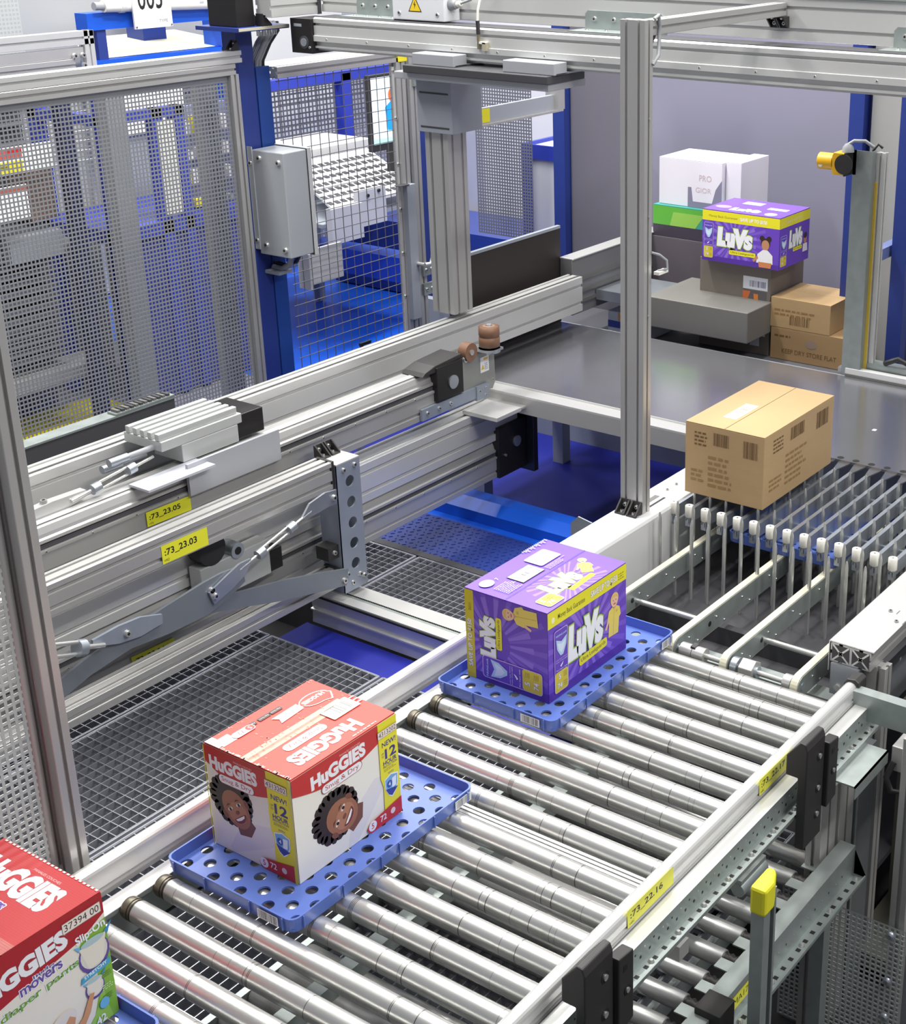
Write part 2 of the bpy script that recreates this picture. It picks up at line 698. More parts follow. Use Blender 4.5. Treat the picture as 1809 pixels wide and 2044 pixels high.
# left frame
b = MB()
b.prism([(2.352, -.016), (2.394, -.016), (2.394, -.13), (2.372, -.13), (2.372, -.127), (2.391, -.127), (2.391, -.019), (2.355, -.019), (2.355, -.026), (2.352, -.026)], 'x', .8, 3.22, GALV)
part('side_frame', b, conv)
b = MB(); b.box(.8, 3.22, 2.352, 2.394, -.0158, -.0140, WHITE)
part('frame_cover', b, conv)
b = MB(); b.box(.8, 3.22, 2.375, 2.378, -.12, -.022, GALV)
for x in xs_roll:
    for dx in (-.03, .03): b.cyl((x + dx, 2.3745, -.035), (x + dx, 2.371, -.035), .005, STEEL, 8)
part('bearing_plate', b, conv)
# left guide rail (round-nosed aluminium guard)
gl = []
for i in range(13):
    a = PI / 2 + PI * i / 12 * .0 + PI * (i / 12)
    gl.append((2.432 + .019 * math.cos(a) * 1.0, .044 + .019 * math.sin(a)))
prof = [(2.413, .044)] + [(2.432 + .019 * math.cos(a), .044 + .019 * math.sin(a)) for a in [PI - PI * i / 10 for i in range(11)]] + \
       [(2.451, .022), (2.447, .02), (2.447, .010), (2.451, .008), (2.451, -.018), (2.415, -.018), (2.415, -.006), (2.419, -.004), (2.419, .006), (2.413, .008), (2.413, .022)]
b = MB(); b.prism(prof, 'x', .8, 3.05, ALU_L)
part('guide_rail', b, conv)
b = MB()
for x in (1.0, 1.95, 2.95): b.cut(); b.box(x - .03, x + .03, 2.395, 2.414, -.05, -.004, GALV)
part_each('rail_bracket', b, conv)
# right guide rail
prof = [(1.408, .026)] + [(1.390 + .018 * math.cos(a), .042 + .018 * math.sin(a)) for a in [PI * i / 10 for i in range(11)]] + \
       [(1.372, .026), (1.376, .024), (1.376, .019), (1.371, .018), (1.371, .013), (1.374, .012), (1.374, .009), (1.371, .008), (1.371, .003), (1.374, .002), (1.374, -.001),
        (1.371, -.002), (1.371, -.012), (1.404, -.012), (1.404, .012)]
b = MB(); b.prism(prof, 'x', .8, 3.185, ALU_L)
gr = part('guide_rail', b, conv)
b = MB(); b.prism([(1.366, -.004), (1.366, .062), (1.378, .070), (1.402, .066), (1.412, .05), (1.412, -.016), (1.366, -.016)], 'x', 3.185, 3.235, BLACK)
part('end_cap', b, conv, .003)
# right frame channel
b = MB()
b.prism([(1.330, .008), (1.366, .008), (1.366, .005), (1.333, .005), (1.333, -.047), (1.302, -.047), (1.302, -.040), (1.299, -.040), (1.299, -.050), (1.330, -.050)], 'x', .8, 3.22, GALV)
part('side_frame', b, conv)
b = MB(); b.box(.8, 3.22, 1.3298, 1.366, .0082, .0094, ALU_L)
part('frame_cover', b, conv)
b = MB()
n = 0
x = 1.3
while x < 3.2:
    b.box(x - .005, x + .005, 1.311, 1.321, -.0468, -.0464, INK)
    if n % 3 == 0:
        b.cyl((x + .02, 1.316, -.047), (x + .02, 1.316, -.040), .008, SCREW, 10, .004)
    b.box(x - .003, x + .003, 1.3294, 1.3299, -.030, -.024, INK)
    b.box(x + .014, x + .018, 1.3294, 1.3299, -.012, -.008, SCREW if n % 2 else INK)
    x += .036
    n += 1
part('hole_pattern', b, conv)


def bracket(x0, zt=.098, zb=-.15):
    b = MB()
    b.prism([(1.272, .150), (1.278, .166), (1.292, .168), (1.328, .122), (1.328, .068), (1.296, .068), (1.296, zb), (1.272, zb)], 'x', x0, x0 + .095, BLACK)
    o = part('rail_bracket', b, conv, .003)
    b = MB()
    for z in (.045, -.045, -.12):
        b.cut()
        b.cyl((x0 + .066, 1.2725, z + .06), (x0 + .066, 1.2712, z + .06), .013, INK, 14)
        b.cyl((x0 + .066, 1.273, z + .06), (x0 + .066, 1.268, z + .06), .007, SCREW, 10)
    part_each('bolt', b, o)
    b = MB(); b.prism([(x0 + .100, .125), (x0 + .152, .118), (x0 + .152, -.05), (x0 + .100, -.06)], 'y', 1.262, 1.290, BLACK)
    o = part('joint_block', b, conv, .003)
    b = MB(); b.cyl((x0 + .128, 1.2625, .035), (x0 + .128, 1.2605, .035), .011, INK, 12)
    b.cyl((x0 + .128, 1.263, .035), (x0 + .128, 1.258, .035), .006, SCREW, 10)
    b.box(x0 + .115, x0 + .128, 1.2614, 1.263, .085, .10, INK)
    part_each('bolt', b, o)


bracket(1.775, zb=-.17)
bracket(2.690, zb=-.13)
sticker('number_label', conv, (2.068, 1.3705, .018), (1, 0, 0), (0, .03, 1), .182, .044, ':73_22.16', '+ARC')
sticker('number_label', conv, (2.640, 1.3705, .018), (1, 0, 0), (0, .03, 1), .172, .044, ':73_22.17', '+ARC')
# slender light-barrier bars between the two roller groups
b = MB()
for k in range(3): b.cut(); b.box(2.238 + k * .013, 2.246 + k * .013, 1.41, 2.352, -.03, -.022, ALU_L)
part_each('cross_strip', b, conv)
# support legs, cross members under the rollers
b = MB()
for x in (1.2, 2.25, 3.1):
    b.cut(); b.box(x - .02, x + .02, 1.34, 2.39, -.17, -.13, ALU)
part_each('cross_member', b, conv)
b = MB(); b.box(1.0, 3.2, 1.86, 1.90, -.13, -.09, GALV); part('belt_tray', b, conv)

# flange plate on the far right of the frame and the cross plate beside it
m = MB(); m.box(2.90, 3.10, 1.235, 1.298, -.058, -.053, GALV); m.box(2.90, 3.10, 1.235, 1.239, -.09, -.053, GALV); m.box(2.90, 3.10, 1.295, 1.298, -.053, -.035, GALV)
single('angle_bracket', m, 'pale zinc angle shelf bolted right of the second black bracket', 'bracket', (3.0, 1.27, -.05))
m = MB(); m.box(3.165, 3.172, .95, 1.372, -.03, .046, GALV); m.box(3.165, 3.20, .95, 1.372, .046, .049, GALV)
single('cross_plate', m, 'zinc cross plate leading off to the right from the end of the guide rail', 'plate', (3.17, 1.2, -.03))

# ------------------------------------------------------------------ trays


def tray_mesh():
    """600 x 400 tray, local coords with x 0..0.6, y 0..0.4, base on z=0"""
    body = MB()
    Lx, Ly, h = .6, .4, .036
    t = .004
    zf = .008

    def rr_(inset, n=4, r=.02):
        pts = []
        for (x, y, q) in ((Lx - inset - r, Ly - inset - r, 0), (inset + r, Ly - inset - r, 1), (inset + r, inset + r, 2), (Lx - inset - r, inset + r, 3)):
            for i in range(n + 1):
                a = PI / 2 * (q + i / n)
                pts.append((x + r * math.cos(a), y + r * math.sin(a)))
        return pts
    o0, o1, i1, i0 = rr_(.004), rr_(0), rr_(t), rr_(t + .002)
    n = len(o0)
    v = [(x, y, 0) for x, y in o0] + [(x, y, h) for x, y in o1] + [(x, y, h) for x, y in i1] + [(x, y, zf) for x, y in i0]
    fs = []
    for k in range(3):
        for i in range(n):
            fs.append((k * n + i, k * n + (i + 1) % n, (k + 1) * n + (i + 1) % n, (k + 1) * n + i))
    body.add(v, fs, TRAYB)
    # floor with round holes, staggered rows
    x0, x1, y0, y1 = t + .002, Lx - t - .002, t + .002, Ly - t - .002
    rows, cols = 9, 10
    ch, cw = (y1 - y0) / rows, (x1 - x0) / cols
    rad = .0145
    N = 16
    for r in range(rows):
        ya = y0 + r * ch
        if r % 2 == 0:
            cells = [(x0 + c * cw, True) for c in range(cols)]
        else:
            cells = [(x0 + cw / 2 + c * cw, True) for c in range(cols - 1)]
            for (a, bq) in ((x0, x0 + cw / 2), (x1 - cw / 2, x1)):
                body.add([(a, ya, zf), (bq, ya, zf), (bq, ya + ch, zf), (a, ya + ch, zf)], [(0, 1, 2, 3)], TRAYB)
        for (xa, _) in cells:
            cx_, cy_ = xa + cw / 2, ya + ch / 2
            outer, inner = [], []
            for i in range(N):
                a = 2 * PI * (i + .5) / N
                c, s = math.cos(a), math.sin(a)
                k = min((cw / 2) / max(1e-9, abs(c)), (ch / 2) / max(1e-9, abs(s)))
                outer.append((cx_ + k * c, cy_ + k * s, zf))
                inner.append((cx_ + rad * c, cy_ + rad * s, zf))
            low = [(p[0], p[1], zf - .005) for p in inner]
            # corners so the cell tiles fully
            cor = [(xa + cw, ya + ch, zf), (xa, ya + ch, zf), (xa, ya, zf), (xa + cw, ya, zf)]
            vs = outer + inner + low + cor
            f2 = [(i, (i + 1) % N, N + (i + 1) % N, N + i) for i in range(N)] + [(N + i, N + (i + 1) % N, 2 * N + (i + 1) % N, 2 * N + i) for i in range(N)]
            # corner triangles
            for q in range(4):
                ang = [math.atan2(ch, cw), PI - math.atan2(ch, cw), PI + math.atan2(ch, cw), 2 * PI - math.atan2(ch, cw)][q]
                i = int(math.floor(ang / (2 * PI / N) - .5)) % N
                f2.append((i, 3 * N + q, (i + 1) % N))
            body.add(vs, f2, TRAYB)
    rib = MB()
    for x in (.03, .15, .27, .33, .45, .57):
        for y in (-.0012, Ly + .0012): rib.box(x - .0015, x + .0015, y - .002, y + .002, .004, h - .002, TRAYB)
    for y in (.03, .13, .27, .37):
        for x in (-.0012, Lx + .0012): rib.box(x - .002, x + .002, y - .0015, y + .0015, .004, h - .002, TRAYB)
    return body, rib


def tray(x, y, label):
    t = thing('tray', label, 'tray', (x, y, .0005), 'blue perforated trays on the rollers')
    b, r = tray_mesh()
    for q in (b, r):
        q.v = [(v[0] + x, v[1] + y, v[2] + .0005) for v in q.v]
    part('tray_body', b, t)
    part('rib_pattern', r, t)
    a = Art((x + .0, y + .105, .004), (0, -1, 0), (0, 0, 1), base=.0022)
    a.rect(0, .003, .062, .027, (226, 228, 232)); a.bars(.004, .005, .058, .025, (70, 70, 74), n=24)
    a.done('barcode_label', t, 'white barcode label')
    a = Art((x + .525, y, .004), (1, 0, 0), (0, 0, 1), base=.0022)
    a.rect(0, .003, .058, .027, (226, 228, 232)); a.bars(.004, .005, .054, .025, (70, 70, 74), n=24)
    a.done('barcode_label', t, 'white barcode label')
    return t


tray(2.607, 1.960, 'blue perforated tray under the purple diaper box, nearest the lift')
tray(1.677, 1.952, 'blue perforated tray under the red and cream diaper box, middle of the rollers')
tray(.738, 1.950, 'blue perforated tray cut off at the lower left corner under the red and green box')
# ------------------------------------------------------------------ printed cartons
RED = (196, 44, 42)
GLARE_RED = (206, 66, 52)  # red shifted toward orange, glare on the carton top painted into the colour
CREAMW = (238, 234, 224)
YEL = (232, 222, 40)
NAVY = (52, 48, 128)
PUR = (104, 66, 186)
PURD = (84, 46, 158)
PURL = (142, 112, 214)
LW = (240, 240, 244)
GRN = (128, 178, 60)
SKIN1, SKIN1D = (158, 104, 74), (122, 76, 54)
SKIN2, SKIN2D = (232, 190, 158), (206, 150, 118)
HAIRD = (52, 38, 32)


def carton_body(t, x0, x1, y0, y1, z0, z1, col, edge=None, gap_axis='x', names=('body', 'flap')):
    mcol = col if not isinstance(col, tuple) else pm(col)
    b = MB(); b.box(x0, x1, y0, y1, z0, z1 - .003, mcol)
    part(names[0], b, t, .002)
    ym = (y0 + y1) / 2
    xm = (x0 + x1) / 2
    ec = pm(edge) if edge else mcol
    if gap_axis == 'x':
        fl = [(x0, x1, y0, ym - .0008), (x0, x1, ym + .0008, y1)]
    else:
        fl = [(x0, xm - .0008, y0, y1), (xm + .0008, x1, y0, y1)]
    for f in fl:
        b = MB(); b.box(*f, z1 - .003, z1, mcol)
        part(names[1], b, t, .001)


def curls(a, cu, cv, r, col, n, rnd, spread, cr):
    for i in range(n):
        w = 2 * PI * i / n
        a.ell(cu + spread * math.cos(w), cv + spread * .95 * math.sin(w), cr * rnd.uniform(.8, 1.2), cr * rnd.uniform(.8, 1.2), col, n=9, same=(i > 0))


def kid_curly(a, cu, cv, R, rot, shirt):
    """printed portrait of a laughing child with dark curly hair; head radius R, tilted by rot"""
    c, s = math.cos(rot), math.sin(rot)

    def P(x, y): return (cu + (x * c - y * s) * R, cv + (x * s + y * c) * R)
    rnd = random.Random(5)
    a.poly([P(-.75, -1.0), P(-1.7, -1.45), P(-2.0, -2.3), P(1.9, -2.3), P(1.6, -1.4), P(.7, -1.0)], shirt)
    a.poly([P(-.48, -.7), P(-.62, -1.15), P(0, -1.45), P(.62, -1.15), P(.5, -.7)], SKIN1D)
    q = P(0, .32)
    a.ell(q[0], q[1], R * 1.16, R * 1.0, HAIRD, rot)
    curls(a, q[0], q[1], R, HAIRD, 22, rnd, R * 1.06, R * .24)
    q = P(0, -.12); a.ell(q[0], q[1], R * .78, R * .92, SKIN1, rot)
    for sx in (-.82, .82):
        q = P(sx, -.1); a.ell(q[0], q[1], R * .13, R * .22, SKIN1D, rot, 10)
    q = P(0, -.28); a.ell(q[0], q[1], R * .58, R * .52, (178, 122, 90), rot)
    for sx in (-.33, .33):
        q = P(sx, .02); a.ell(q[0], q[1], R * .17, R * .075, (232, 222, 214), rot, 12)
        q = P(sx, .01); a.ell(q[0], q[1], R * .08, R * .08, (30, 22, 20), rot, 10)
        a.poly([P(sx - .2, .17), P(sx, .27), P(sx + .2, .17), P(sx, .22)], HAIRD)
    q = P(0, -.26); a.ell(q[0], q[1], R * .13, R * .09, SKIN1D, rot, 10)
    mth = [P(.42 * math.cos(PI + PI * i / 10), -.46 + .30 * math.sin(PI + PI * i / 10)) for i in range(11)]
    a.poly(mth, (120, 50, 46))
    a.poly([P(-.34, -.49), P(.34, -.49), P(.26, -.59), P(0, -.63), P(-.26, -.59)], (242, 238, 232))


def kid_blond(a, cu, cv, R, rot):
    """printed toddler in a yellow shirt"""
    c, s = math.cos(rot), math.sin(rot)

    def P(x, y): return (cu + (x * c - y * s) * R, cv + (x * s + y * c) * R)
    Y1, Y2 = (228, 206, 96), (206, 180, 74)
    a.poly([P(-1.0, -1.5), P(-1.5, -2.6), P(-2.1, -3.9), P(-1.75, -4.1), P(-1.2, -3.2), P(-.7, -2.2)], SKIN2)
    a.poly([P(1.0, -1.5), P(1.6, -2.7), P(.8, -3.3), P(.5, -2.95), P(1.05, -2.6), P(.7, -2.0)], SKIN2D)
    a.poly([P(-.5, -.95), P(-1.3, -1.35), P(-1.65, -2.7), P(-1.15, -2.85), P(-1.2, -5.4), P(1.25, -5.4), P(1.35, -3.0), P(1.75, -2.7), P(1.35, -1.35), P(.5, -.95)], Y1)
    a.poly([P(-.06, -1.2), P(-.06, -5.3), P(.06, -5.3), P(.06, -1.2)], Y2)
    a.poly([P(.4, -1.6), P(.9, -1.6), P(.9, -2.0), P(.4, -2.0)], Y2)
    a.poly([P(-.35, -.8), P(-.4, -1.1), P(0, -1.35), P(.4, -1.1), P(.35, -.8)], SKIN2D)
    q = P(0, .2); a.ell(q[0], q[1], R * .98, R * .98, (226, 192, 120), rot)
    q = P(0, -.1); a.ell(q[0], q[1], R * .84, R * .92, SKIN2, rot)
    a.poly([P(-.8, .3), P(-.5, .8), P(.1, .95), P(.7, .6), P(.82, .25), P(.3, .5), P(-.3, .48)], (220, 182, 106))
    for sx in (-.33, .33):
        q = P(sx, .02); a.ell(q[0], q[1], R * .11, R * .09, (70, 70, 90), rot, 10)
    q = P(0, -.28); a.ell(q[0], q[1], R * .1, R * .07, SKIN2D, rot, 8)
    a.poly([P(.34 * math.cos(PI + PI * i / 8), -.46 + .2 * math.sin(PI + PI * i / 8)) for i in range(9)], (178, 80, 76))


def shield(a, cu, cv, w, h):
    def S(k): return [(cu + k * x * w, cv + k * y * h) for x, y in ((-.5, .38), (0, .5), (.5, .38), (.46, -.05), (.25, -.36), (0, -.5), (-.25, -.36), (-.46, -.05))]
    a.poly(S(1.0), (240, 244, 250)); a.poly(S(.9), (120, 170, 220)); a.poly([(cu - .44 * w, cv - .05 * h), (cu + .44 * w, cv - .2 * h), (cu + .2 * w, cv - .34 * h), (cu, cv - .45 * h), (cu - .24 * w, cv - .33 * h)], (56, 66, 150))
    a.ell(cu - .15 * w, cv + .1 * h, .2 * w, .15 * h, (44, 84, 170), n=16)
    a.text('4', cu - .15 * w, cv + .1 * h, None, .17 * h, LW, bold=.01)
    a.poly([(cu + .05 * w, cv + .28 * h), (cu + .36 * w, cv + .3 * h), (cu + .3 * w, cv - .1 * h), (cu + .02 * w, cv - .12 * h)], (226, 236, 248))


def number_tag(a, cu, cv, w, h, st, rot=0):
    a.rrect(cu - w / 2, cv - h / 2, cu + w / 2, cv + h / 2, h * .06, (150, 130, 120), rot)
    a.rrect(cu - w * .49, cv - h * .45, cu + w * .49, cv + h * .45, h * .06, (238, 224, 214), rot)
    a.text(st, cu, cv, w * .9, h * .62, (40, 34, 34), rot)


def red_panel(a, w, h, x0, x1, kx, ky, kr, krot, tx0, tx1, band):
    """print of the red and cream carton: brand band, child, yellow claim strip from x0 to x1"""
    a.rect(0, 0, w, h, CREAMW)
    a.clip = (w, h)
    kid_curly(a, kx, ky, kr, krot, (226, 222, 222))
    a.clip = None
    pts = [(0, h), (0, h * band[0])]
    for i in range(1, 12):
        q = i / 12
        pts.append((x0 * q, h * (band[0] * (1 - q) + band[1] * q) - h * .10 * math.sin(PI * q)))
    pts += [(x0, h * band[1]), (x0, h)]
    a.poly(pts, RED)
    tw = tx1 - tx0
    tc = (tx0 + tx1) / 2
    a.text('HuGGIES', tc, h * .858, tw, h * .135, LW, .02, bold=.055)
    a.text('PANALES COUCHES', tc + tw * .22, h * .945, tw * .38, h * .018, (240, 200, 190))
    a.rrect(tc - tw * .33, h * .685, tc + tw * .42, h * .775, h * .044, (150, 40, 40), .02)
    a.rrect(tc - tw * .32, h * .69, tc + tw * .41, h * .77, h * .04, LW, .02)
    a.text('Snug & Dry', tc + tw * .045, h * .728, tw * .62, h * .058, (176, 44, 40), .02)
    # yellow strip
    a.poly([(x0, h), (x0, h * .45), (x0 + (x1 - x0) * .12, h * .36), (x0 + (x1 - x0) * .1, h * .1), (x1, h * .1), (x1, h)], YEL)
    c = (x0 + x1) / 2 + (x1 - x0) * .03
    sw = x1 - x0
    a.text('NEW!', c, h * .775, sw * .74, h * .052, NAVY, bold=.02)
    a.text('12', c + sw * .06, h * .672, sw * .6, h * .10, NAVY, bold=.03)
    a.text('UP', c - sw * .36, h * .69, sw * .13, h * .02, NAVY)
    a.text('TO', c - sw * .36, h * .66, sw * .13, h * .02, NAVY)
    a.text('HOUR', c, h * .588, sw * .72, h * .044, NAVY, bold=.02)
    a.text('PROTECTION', c, h * .55, sw * .74, h * .022, NAVY)
    a.lines(c - sw * .34, h * .505, c + sw * .34, h * .535, 2, (150, 140, 60))
    a.text('WITH', c, h * .47, sw * .3, h * .018, (40, 70, 160))
    shield(a, c, h * .335, sw * .74, h * .24)
    # bottom banner
    a.poly([(x0 - w * .16, h * .02), (x0 - w * .17, h * .06), (x0 - w * .13, h * .105), (x1, h * .165), (x1, 0), (x0 - w * .13, 0)], RED)
    a.ell(x0 - w * .115, h * .062, h * .05, h * .05, LW, n=20)
    a.text('5', x0 - w * .115, h * .062, None, h * .055, RED, bold=.01)
    a.text('72', x0 - w * .005, h * .07, None, h * .06, LW, bold=.015)
    a.ell(x0 + sw * .5, h * .075, h * .03, h * .03, (230, 210, 200), n=14)
    number_tag(a, (x0 + x1) / 2 - sw * .04, h * .89, sw * 1.02, h * .075, '4313202', .0)


# ---- red and cream carton in the middle
x0, x1, y0, y1, z0, z1 = 1.800, 2.130, 2.058, 2.328, .0095, .278
t = thing('diaper_box', 'red and cream diaper box with yellow claim strips, on the middle blue tray', 'box', (x0 + .16, 2.19, z0))
carton_body(t, x0, x1, y0, y1, z0, z1, GLARE_RED, (206, 120, 104))
h = z1 - z0 - .003
a = Art((x0, y0, z0), (1, 0, 0), (0, 0, 1))
red_panel(a, .330, h, .268, .330, .135, .100, .056, 1.0, .055, .226, (.84, .82))
a.done('front_print', t)
a = Art((x0, y1, z0), (0, -1, 0), (0, 0, 1))
red_panel(a, .270, h, .196, .262, .082, .128, .054, .62, .014, .166, (.84, .74))
a.rect(.262, 0, .270, h, (222, 214, 60))
a.rect(0, 0, .003, h, (224, 214, 60))
a.done('side_print', t)
w, d = .330, .270
a = Art((x0, y0, z1), (1, 0, 0), (0, 1, 0))
rn = random.Random(9)
for i in range(150):     # scuffs where the board shows through the red ink
    u, v = rn.uniform(.0, w), rn.choice((rn.gauss(d / 2, .022), rn.uniform(d - .012, d), rn.gauss(d / 2, .02)))
    if 0 < v < d - .006: a.rect(u, v, min(w, u + rn.uniform(.001, .004)), min(d, v + rn.uniform(.003, .010)), (222, 132, 112), same=(i > 0))
for i in range(60):
    v = rn.uniform(0, d - .004)
    a.rect(0, v, rn.uniform(.002, .008), v + rn.uniform(.002, .006), (232, 206, 196), same=(i > 0))
a.rect(0, .222, .022, .268, (226, 214, 210)); a.rect(.01, .215, .05, .25, (230, 214, 208))
a.text('HuGGIES', .150, .044, .205, .048, LW, PI, bold=.055)
a.lines(.20, .006, .29, .014, 1, (238, 200, 190))
a.rrect(.075, .080, .200, .108, .013, LW)
a.text('Snug & Dry', .138, .094, .098, .018, (176, 60, 52), PI)
hp = []
for i in range(30):
    q = 2 * PI * i / 30
    hp.append((.268 + .044 * math.cos(q) + (.006 if math.sin(q) < 0 else 0), .196 + .026 * math.sin(q) - (.012 * math.exp(-((math.cos(q) - .5) ** 2) * 20) if math.sin(q) < 0 else 0)))
a.poly(hp, LW)
a.poly([(.268 + (p[0] - .268) * .93, .196 + (p[1] - .196) * .9) for p in hp], GLARE_RED)
a.text('HUGGIES', .268, .2, .066, .014, LW, PI, bold=.03)
a.poly([(.226, .186), (.150, .180), (.158, .196), (.148, .212), (.226, .214)], LW)
a.text('Rewards', .190, .197, .055, .010, (206, 190, 190), PI)
for u in (.128, .164, .086): a.rrect(u, .226, u + .034, .240, .002, (70, 56, 54))
for u in (.128, .164, .086): a.text('App Store', u + .017, .233, .028, .006, (226, 210, 205), PI)
a.rrect(.046, .214, .108, .238, .011, LW)
a.ell(.096, .226, .011, .011, GLARE_RED, n=16); a.text('5', .096, .226, None, .012, LW, PI)
a.text('72', .070, .226, None, .013, GLARE_RED, PI)
a.rrect(.226, .088, .312, .142, .003, (240, 240, 242))
a.bars(.238, .096, .300, .134, (60, 58, 60), True, 30, 4)
for k in range(3): a.rect(.312, .098 + k * .014, .328, .102 + k * .014, LW, same=(k > 0))
a.done('top_print', t)
b = MB(); b.box(x0 + .0, x1 - .03, 2.193 - .018, 2.193 + .018, z1 + .0002, z1 + .0004, mat('clear_tape', (226, 168, 150), .12, 0, .2, 40, coat=1.0))
b.box(x0 + .004, x1 - .06, 2.193 - .002, 2.193 + .001, z1 + .0034, z1 + .0040, TAPE)
part('tape', b, t)


def luvs_word(a, cu, cv, w, h, rot=0):
    a.text('LuVs', cu, cv, w, h, LW, rot, bold=.085, outline=[((92, 104, 58), .05), ((170, 204, 92), .03)], shear=.06)


def purple_ground(a, w, h, cu, cv):
    a.rect(0, 0, w, h, PUR)
    a.rays(cu, cv, h * .2, h * .72, 26, (122, 86, 200), (0, 0, w, h))
    a.rays(cu, cv, h * .2, h * .5, 18, (140, 108, 212), (0, 0, w, h))
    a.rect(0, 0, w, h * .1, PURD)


def info_panel(a, u0, v0, w, h, rot90=False):
    """outlined panel with diaper drawing, a few words and the yellow 5 / 74 block"""
    def R(p):
        return (u0 + p[0], v0 + p[1]) if not rot90 else (u0 - p[1], v0 + p[0])
    rr2 = PI / 2 if rot90 else 0

    def rp(x0, y0, x1, y1, r, c):
        pts = []
        for (x, y, q) in ((x1 - r, y1 - r, 0), (x0 + r, y1 - r, 1), (x0 + r, y0 + r, 2), (x1 - r, y0 + r, 3)):
            for i in range(5):
                k = PI / 2 * (q + i / 4)
                pts.append(R((x + r * math.cos(k), y + r * math.sin(k))))
        a.poly(pts, c)
    rp(0, 0, w, h, w * .14, (206, 190, 236)); rp(w * .03, w * .03, w * .97, h - w * .03, w * .12, PUR)
    rp(w * .03, w * .03, w * .97, h * .33, w * .12, (214, 196, 56))
    c = R((w * .36, h * .25)); a.text('5', c[0], c[1], None, h * .085, LW, rr2, bold=.02, outline=((90, 80, 90), .02))
    c = R((w * .36, h * .10)); a.text('74', c[0], c[1], None, h * .085, LW, rr2, bold=.02, outline=((90, 80, 90), .02))
    for yy in (.25, .10):
        for k in range(3):
            q = R((w * .75, h * (yy + .03 - k * .03)))
            a.text('Taille', q[0], q[1], w * .26, h * .018, (150, 130, 40), rr2)
    dp = [(.12, .86), (.5, .80), (.9, .86), (.86, .72), (.62, .58), (.42, .58), (.18, .70)]
    a.poly([R((x * w, y * h)) for x, y in dp], (178, 206, 236))
    a.poly([R((w * (.2 + .6 * x), h * (.62 + .2 * y))) for x, y in ((0, .9), (.5, .7), (1, .9), (.8, .3), (.5, 0), (.2, .3))], (214, 228, 244))
    c = R((w * .5, h * .91)); a.text('NightLock', c[0], c[1], w * .8, h * .045, (170, 206, 244), rr2, bold=.02)
    for k, st in enumerate(('Locks Away Wetness', 'Fuite Overnight')):
        c = R((w * .5, h * (.53 - k * .035))); a.text(st, c[0], c[1], w * .84, h * .022, (232, 226, 244), rr2)
    a.poly([R((w * x, h * y)) for x, y in ((.38, .42), (.62, .47), (.56, .43), (.44, .395))], LW)
    c = R((w * .5, h * .365)); a.text('Plus Super Soft!', c[0], c[1], w * .8, h * .026, LW, rr2)


def pill(a, cu, cv, w, h, rot):
    a.rrect(cu - w / 2, cv - h / 2, cu + w / 2, cv + h / 2, h * .3, YEL, rot)
    a.text('Ultra Leakguards', cu, cv, w * .88, h * .55, (110, 104, 30), rot, bold=.01)


# ---- purple carton by the lift
x0, x1, y0, y1, z0, z1 = 2.712, 3.084, 2.051, 2.331, .0095, .281
t = thing('diaper_box', 'purple and yellow diaper box on the tray nearest the lift', 'box', (x0 + .18, 2.19, z0))
carton_body(t, x0, x1, y0, y1, z0, z1, PUR, PURD)
w, d, h = .372, .280, z1 - z0 - .002
a = Art((x0, y0, z0), (1, 0, 0), (0, 0, 1))
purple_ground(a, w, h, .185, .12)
a.rect(0, h * .82, w, h, YEL)
a.ell(.024, h * .895, .007, .009, (240, 240, 200), n=12)
a.text('Money Back Guarantee', .108, h * .895, .125, h * .075, (92, 88, 30), bold=.006)
a.text('SAVE UP TO $150', .262, h * .9, .128, h * .085, LW, bold=.035, outline=((60, 50, 60), .025))
a.lines(.332, h * .86, .362, h * .945, 3, (160, 150, 40))
kid_blond(a, .312, h * .665, .020, -.06)
luvs_word(a, .172, h * .50, .165, h * .42)
pill(a, .205, h * .245, .135, h * .105, .05)
info_panel(a, .024, h * .06, .062, h * .70)
a.done('front_print', t)
a = Art((x0, y1, z0), (0, -1, 0), (0, 0, 1))
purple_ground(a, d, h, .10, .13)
a.rect(0, 0, .030, h, (210, 194, 44)); a.rect(0, 0, .030, h * .05, (200, 180, 44))
a.text('SAVE UP TO $150', .015, h * .40, .145, .017, LW, PI / 2, bold=.035, outline=((80, 70, 60), .025))
a.lines(.004, h * .80, .030, h * .84, 3, (150, 140, 40), rot=PI / 2)
luvs_word(a, .078, h * .53, .125, .056, PI / 2)
pill(a, .116, h * .60, .098, .020, PI / 2)
kid_blond(a, .152, h * .86, .018, PI / 2 + .1)
info_panel(a, .258, h * .045, .082, .225, False) if False else None
# the info panel lies on its side along the lower edge
b0 = Art((x0, y1, z0), (0, -1, 0), (0, 0, 1))
b0.k = a.k + 1
b0.mb = a.mb
info_panel(b0, .262, h * .06, .068, .205, True)
a.k = b0.k
a.done('side_print', t)
a = Art((x0, y0, z1), (1, 0, 0), (0, 1, 0))
a.rect(0, 0, w, d, (116, 80, 196))
a.rays(.185, .068, .03, .125, 24, (146, 116, 214), (0, 0, w, .136))
luvs_word(a, .170, .078, .135, .070)
pill(a, .205, .032, .115, .018, .05)
kid_blond(a, .312, .108, .014, -.75)
a.rrect(.030, .012, .100, .066, .010, (206, 190, 236)); a.rrect(.032, .014, .098, .064, .009, (222, 206, 70))
a.text('5', .048, .050, None, .018, LW, bold=.02, outline=((90, 80, 90), .02)); a.text('74', .058, .028, None, .018, LW, bold=.02, outline=((90, 80, 90), .02))
a.lines(.066, .040, .092, .056, 2, (150, 130, 40))
a.rect(0, .1385, w, .1400, (60, 34, 110))
a.rect(.105, .158, .205, .218, (40, 30, 60)); a.rect(.107, .160, .178, .216, (242, 242, 246)); a.rect(.180, .160, .203, .216, (236, 236, 242))
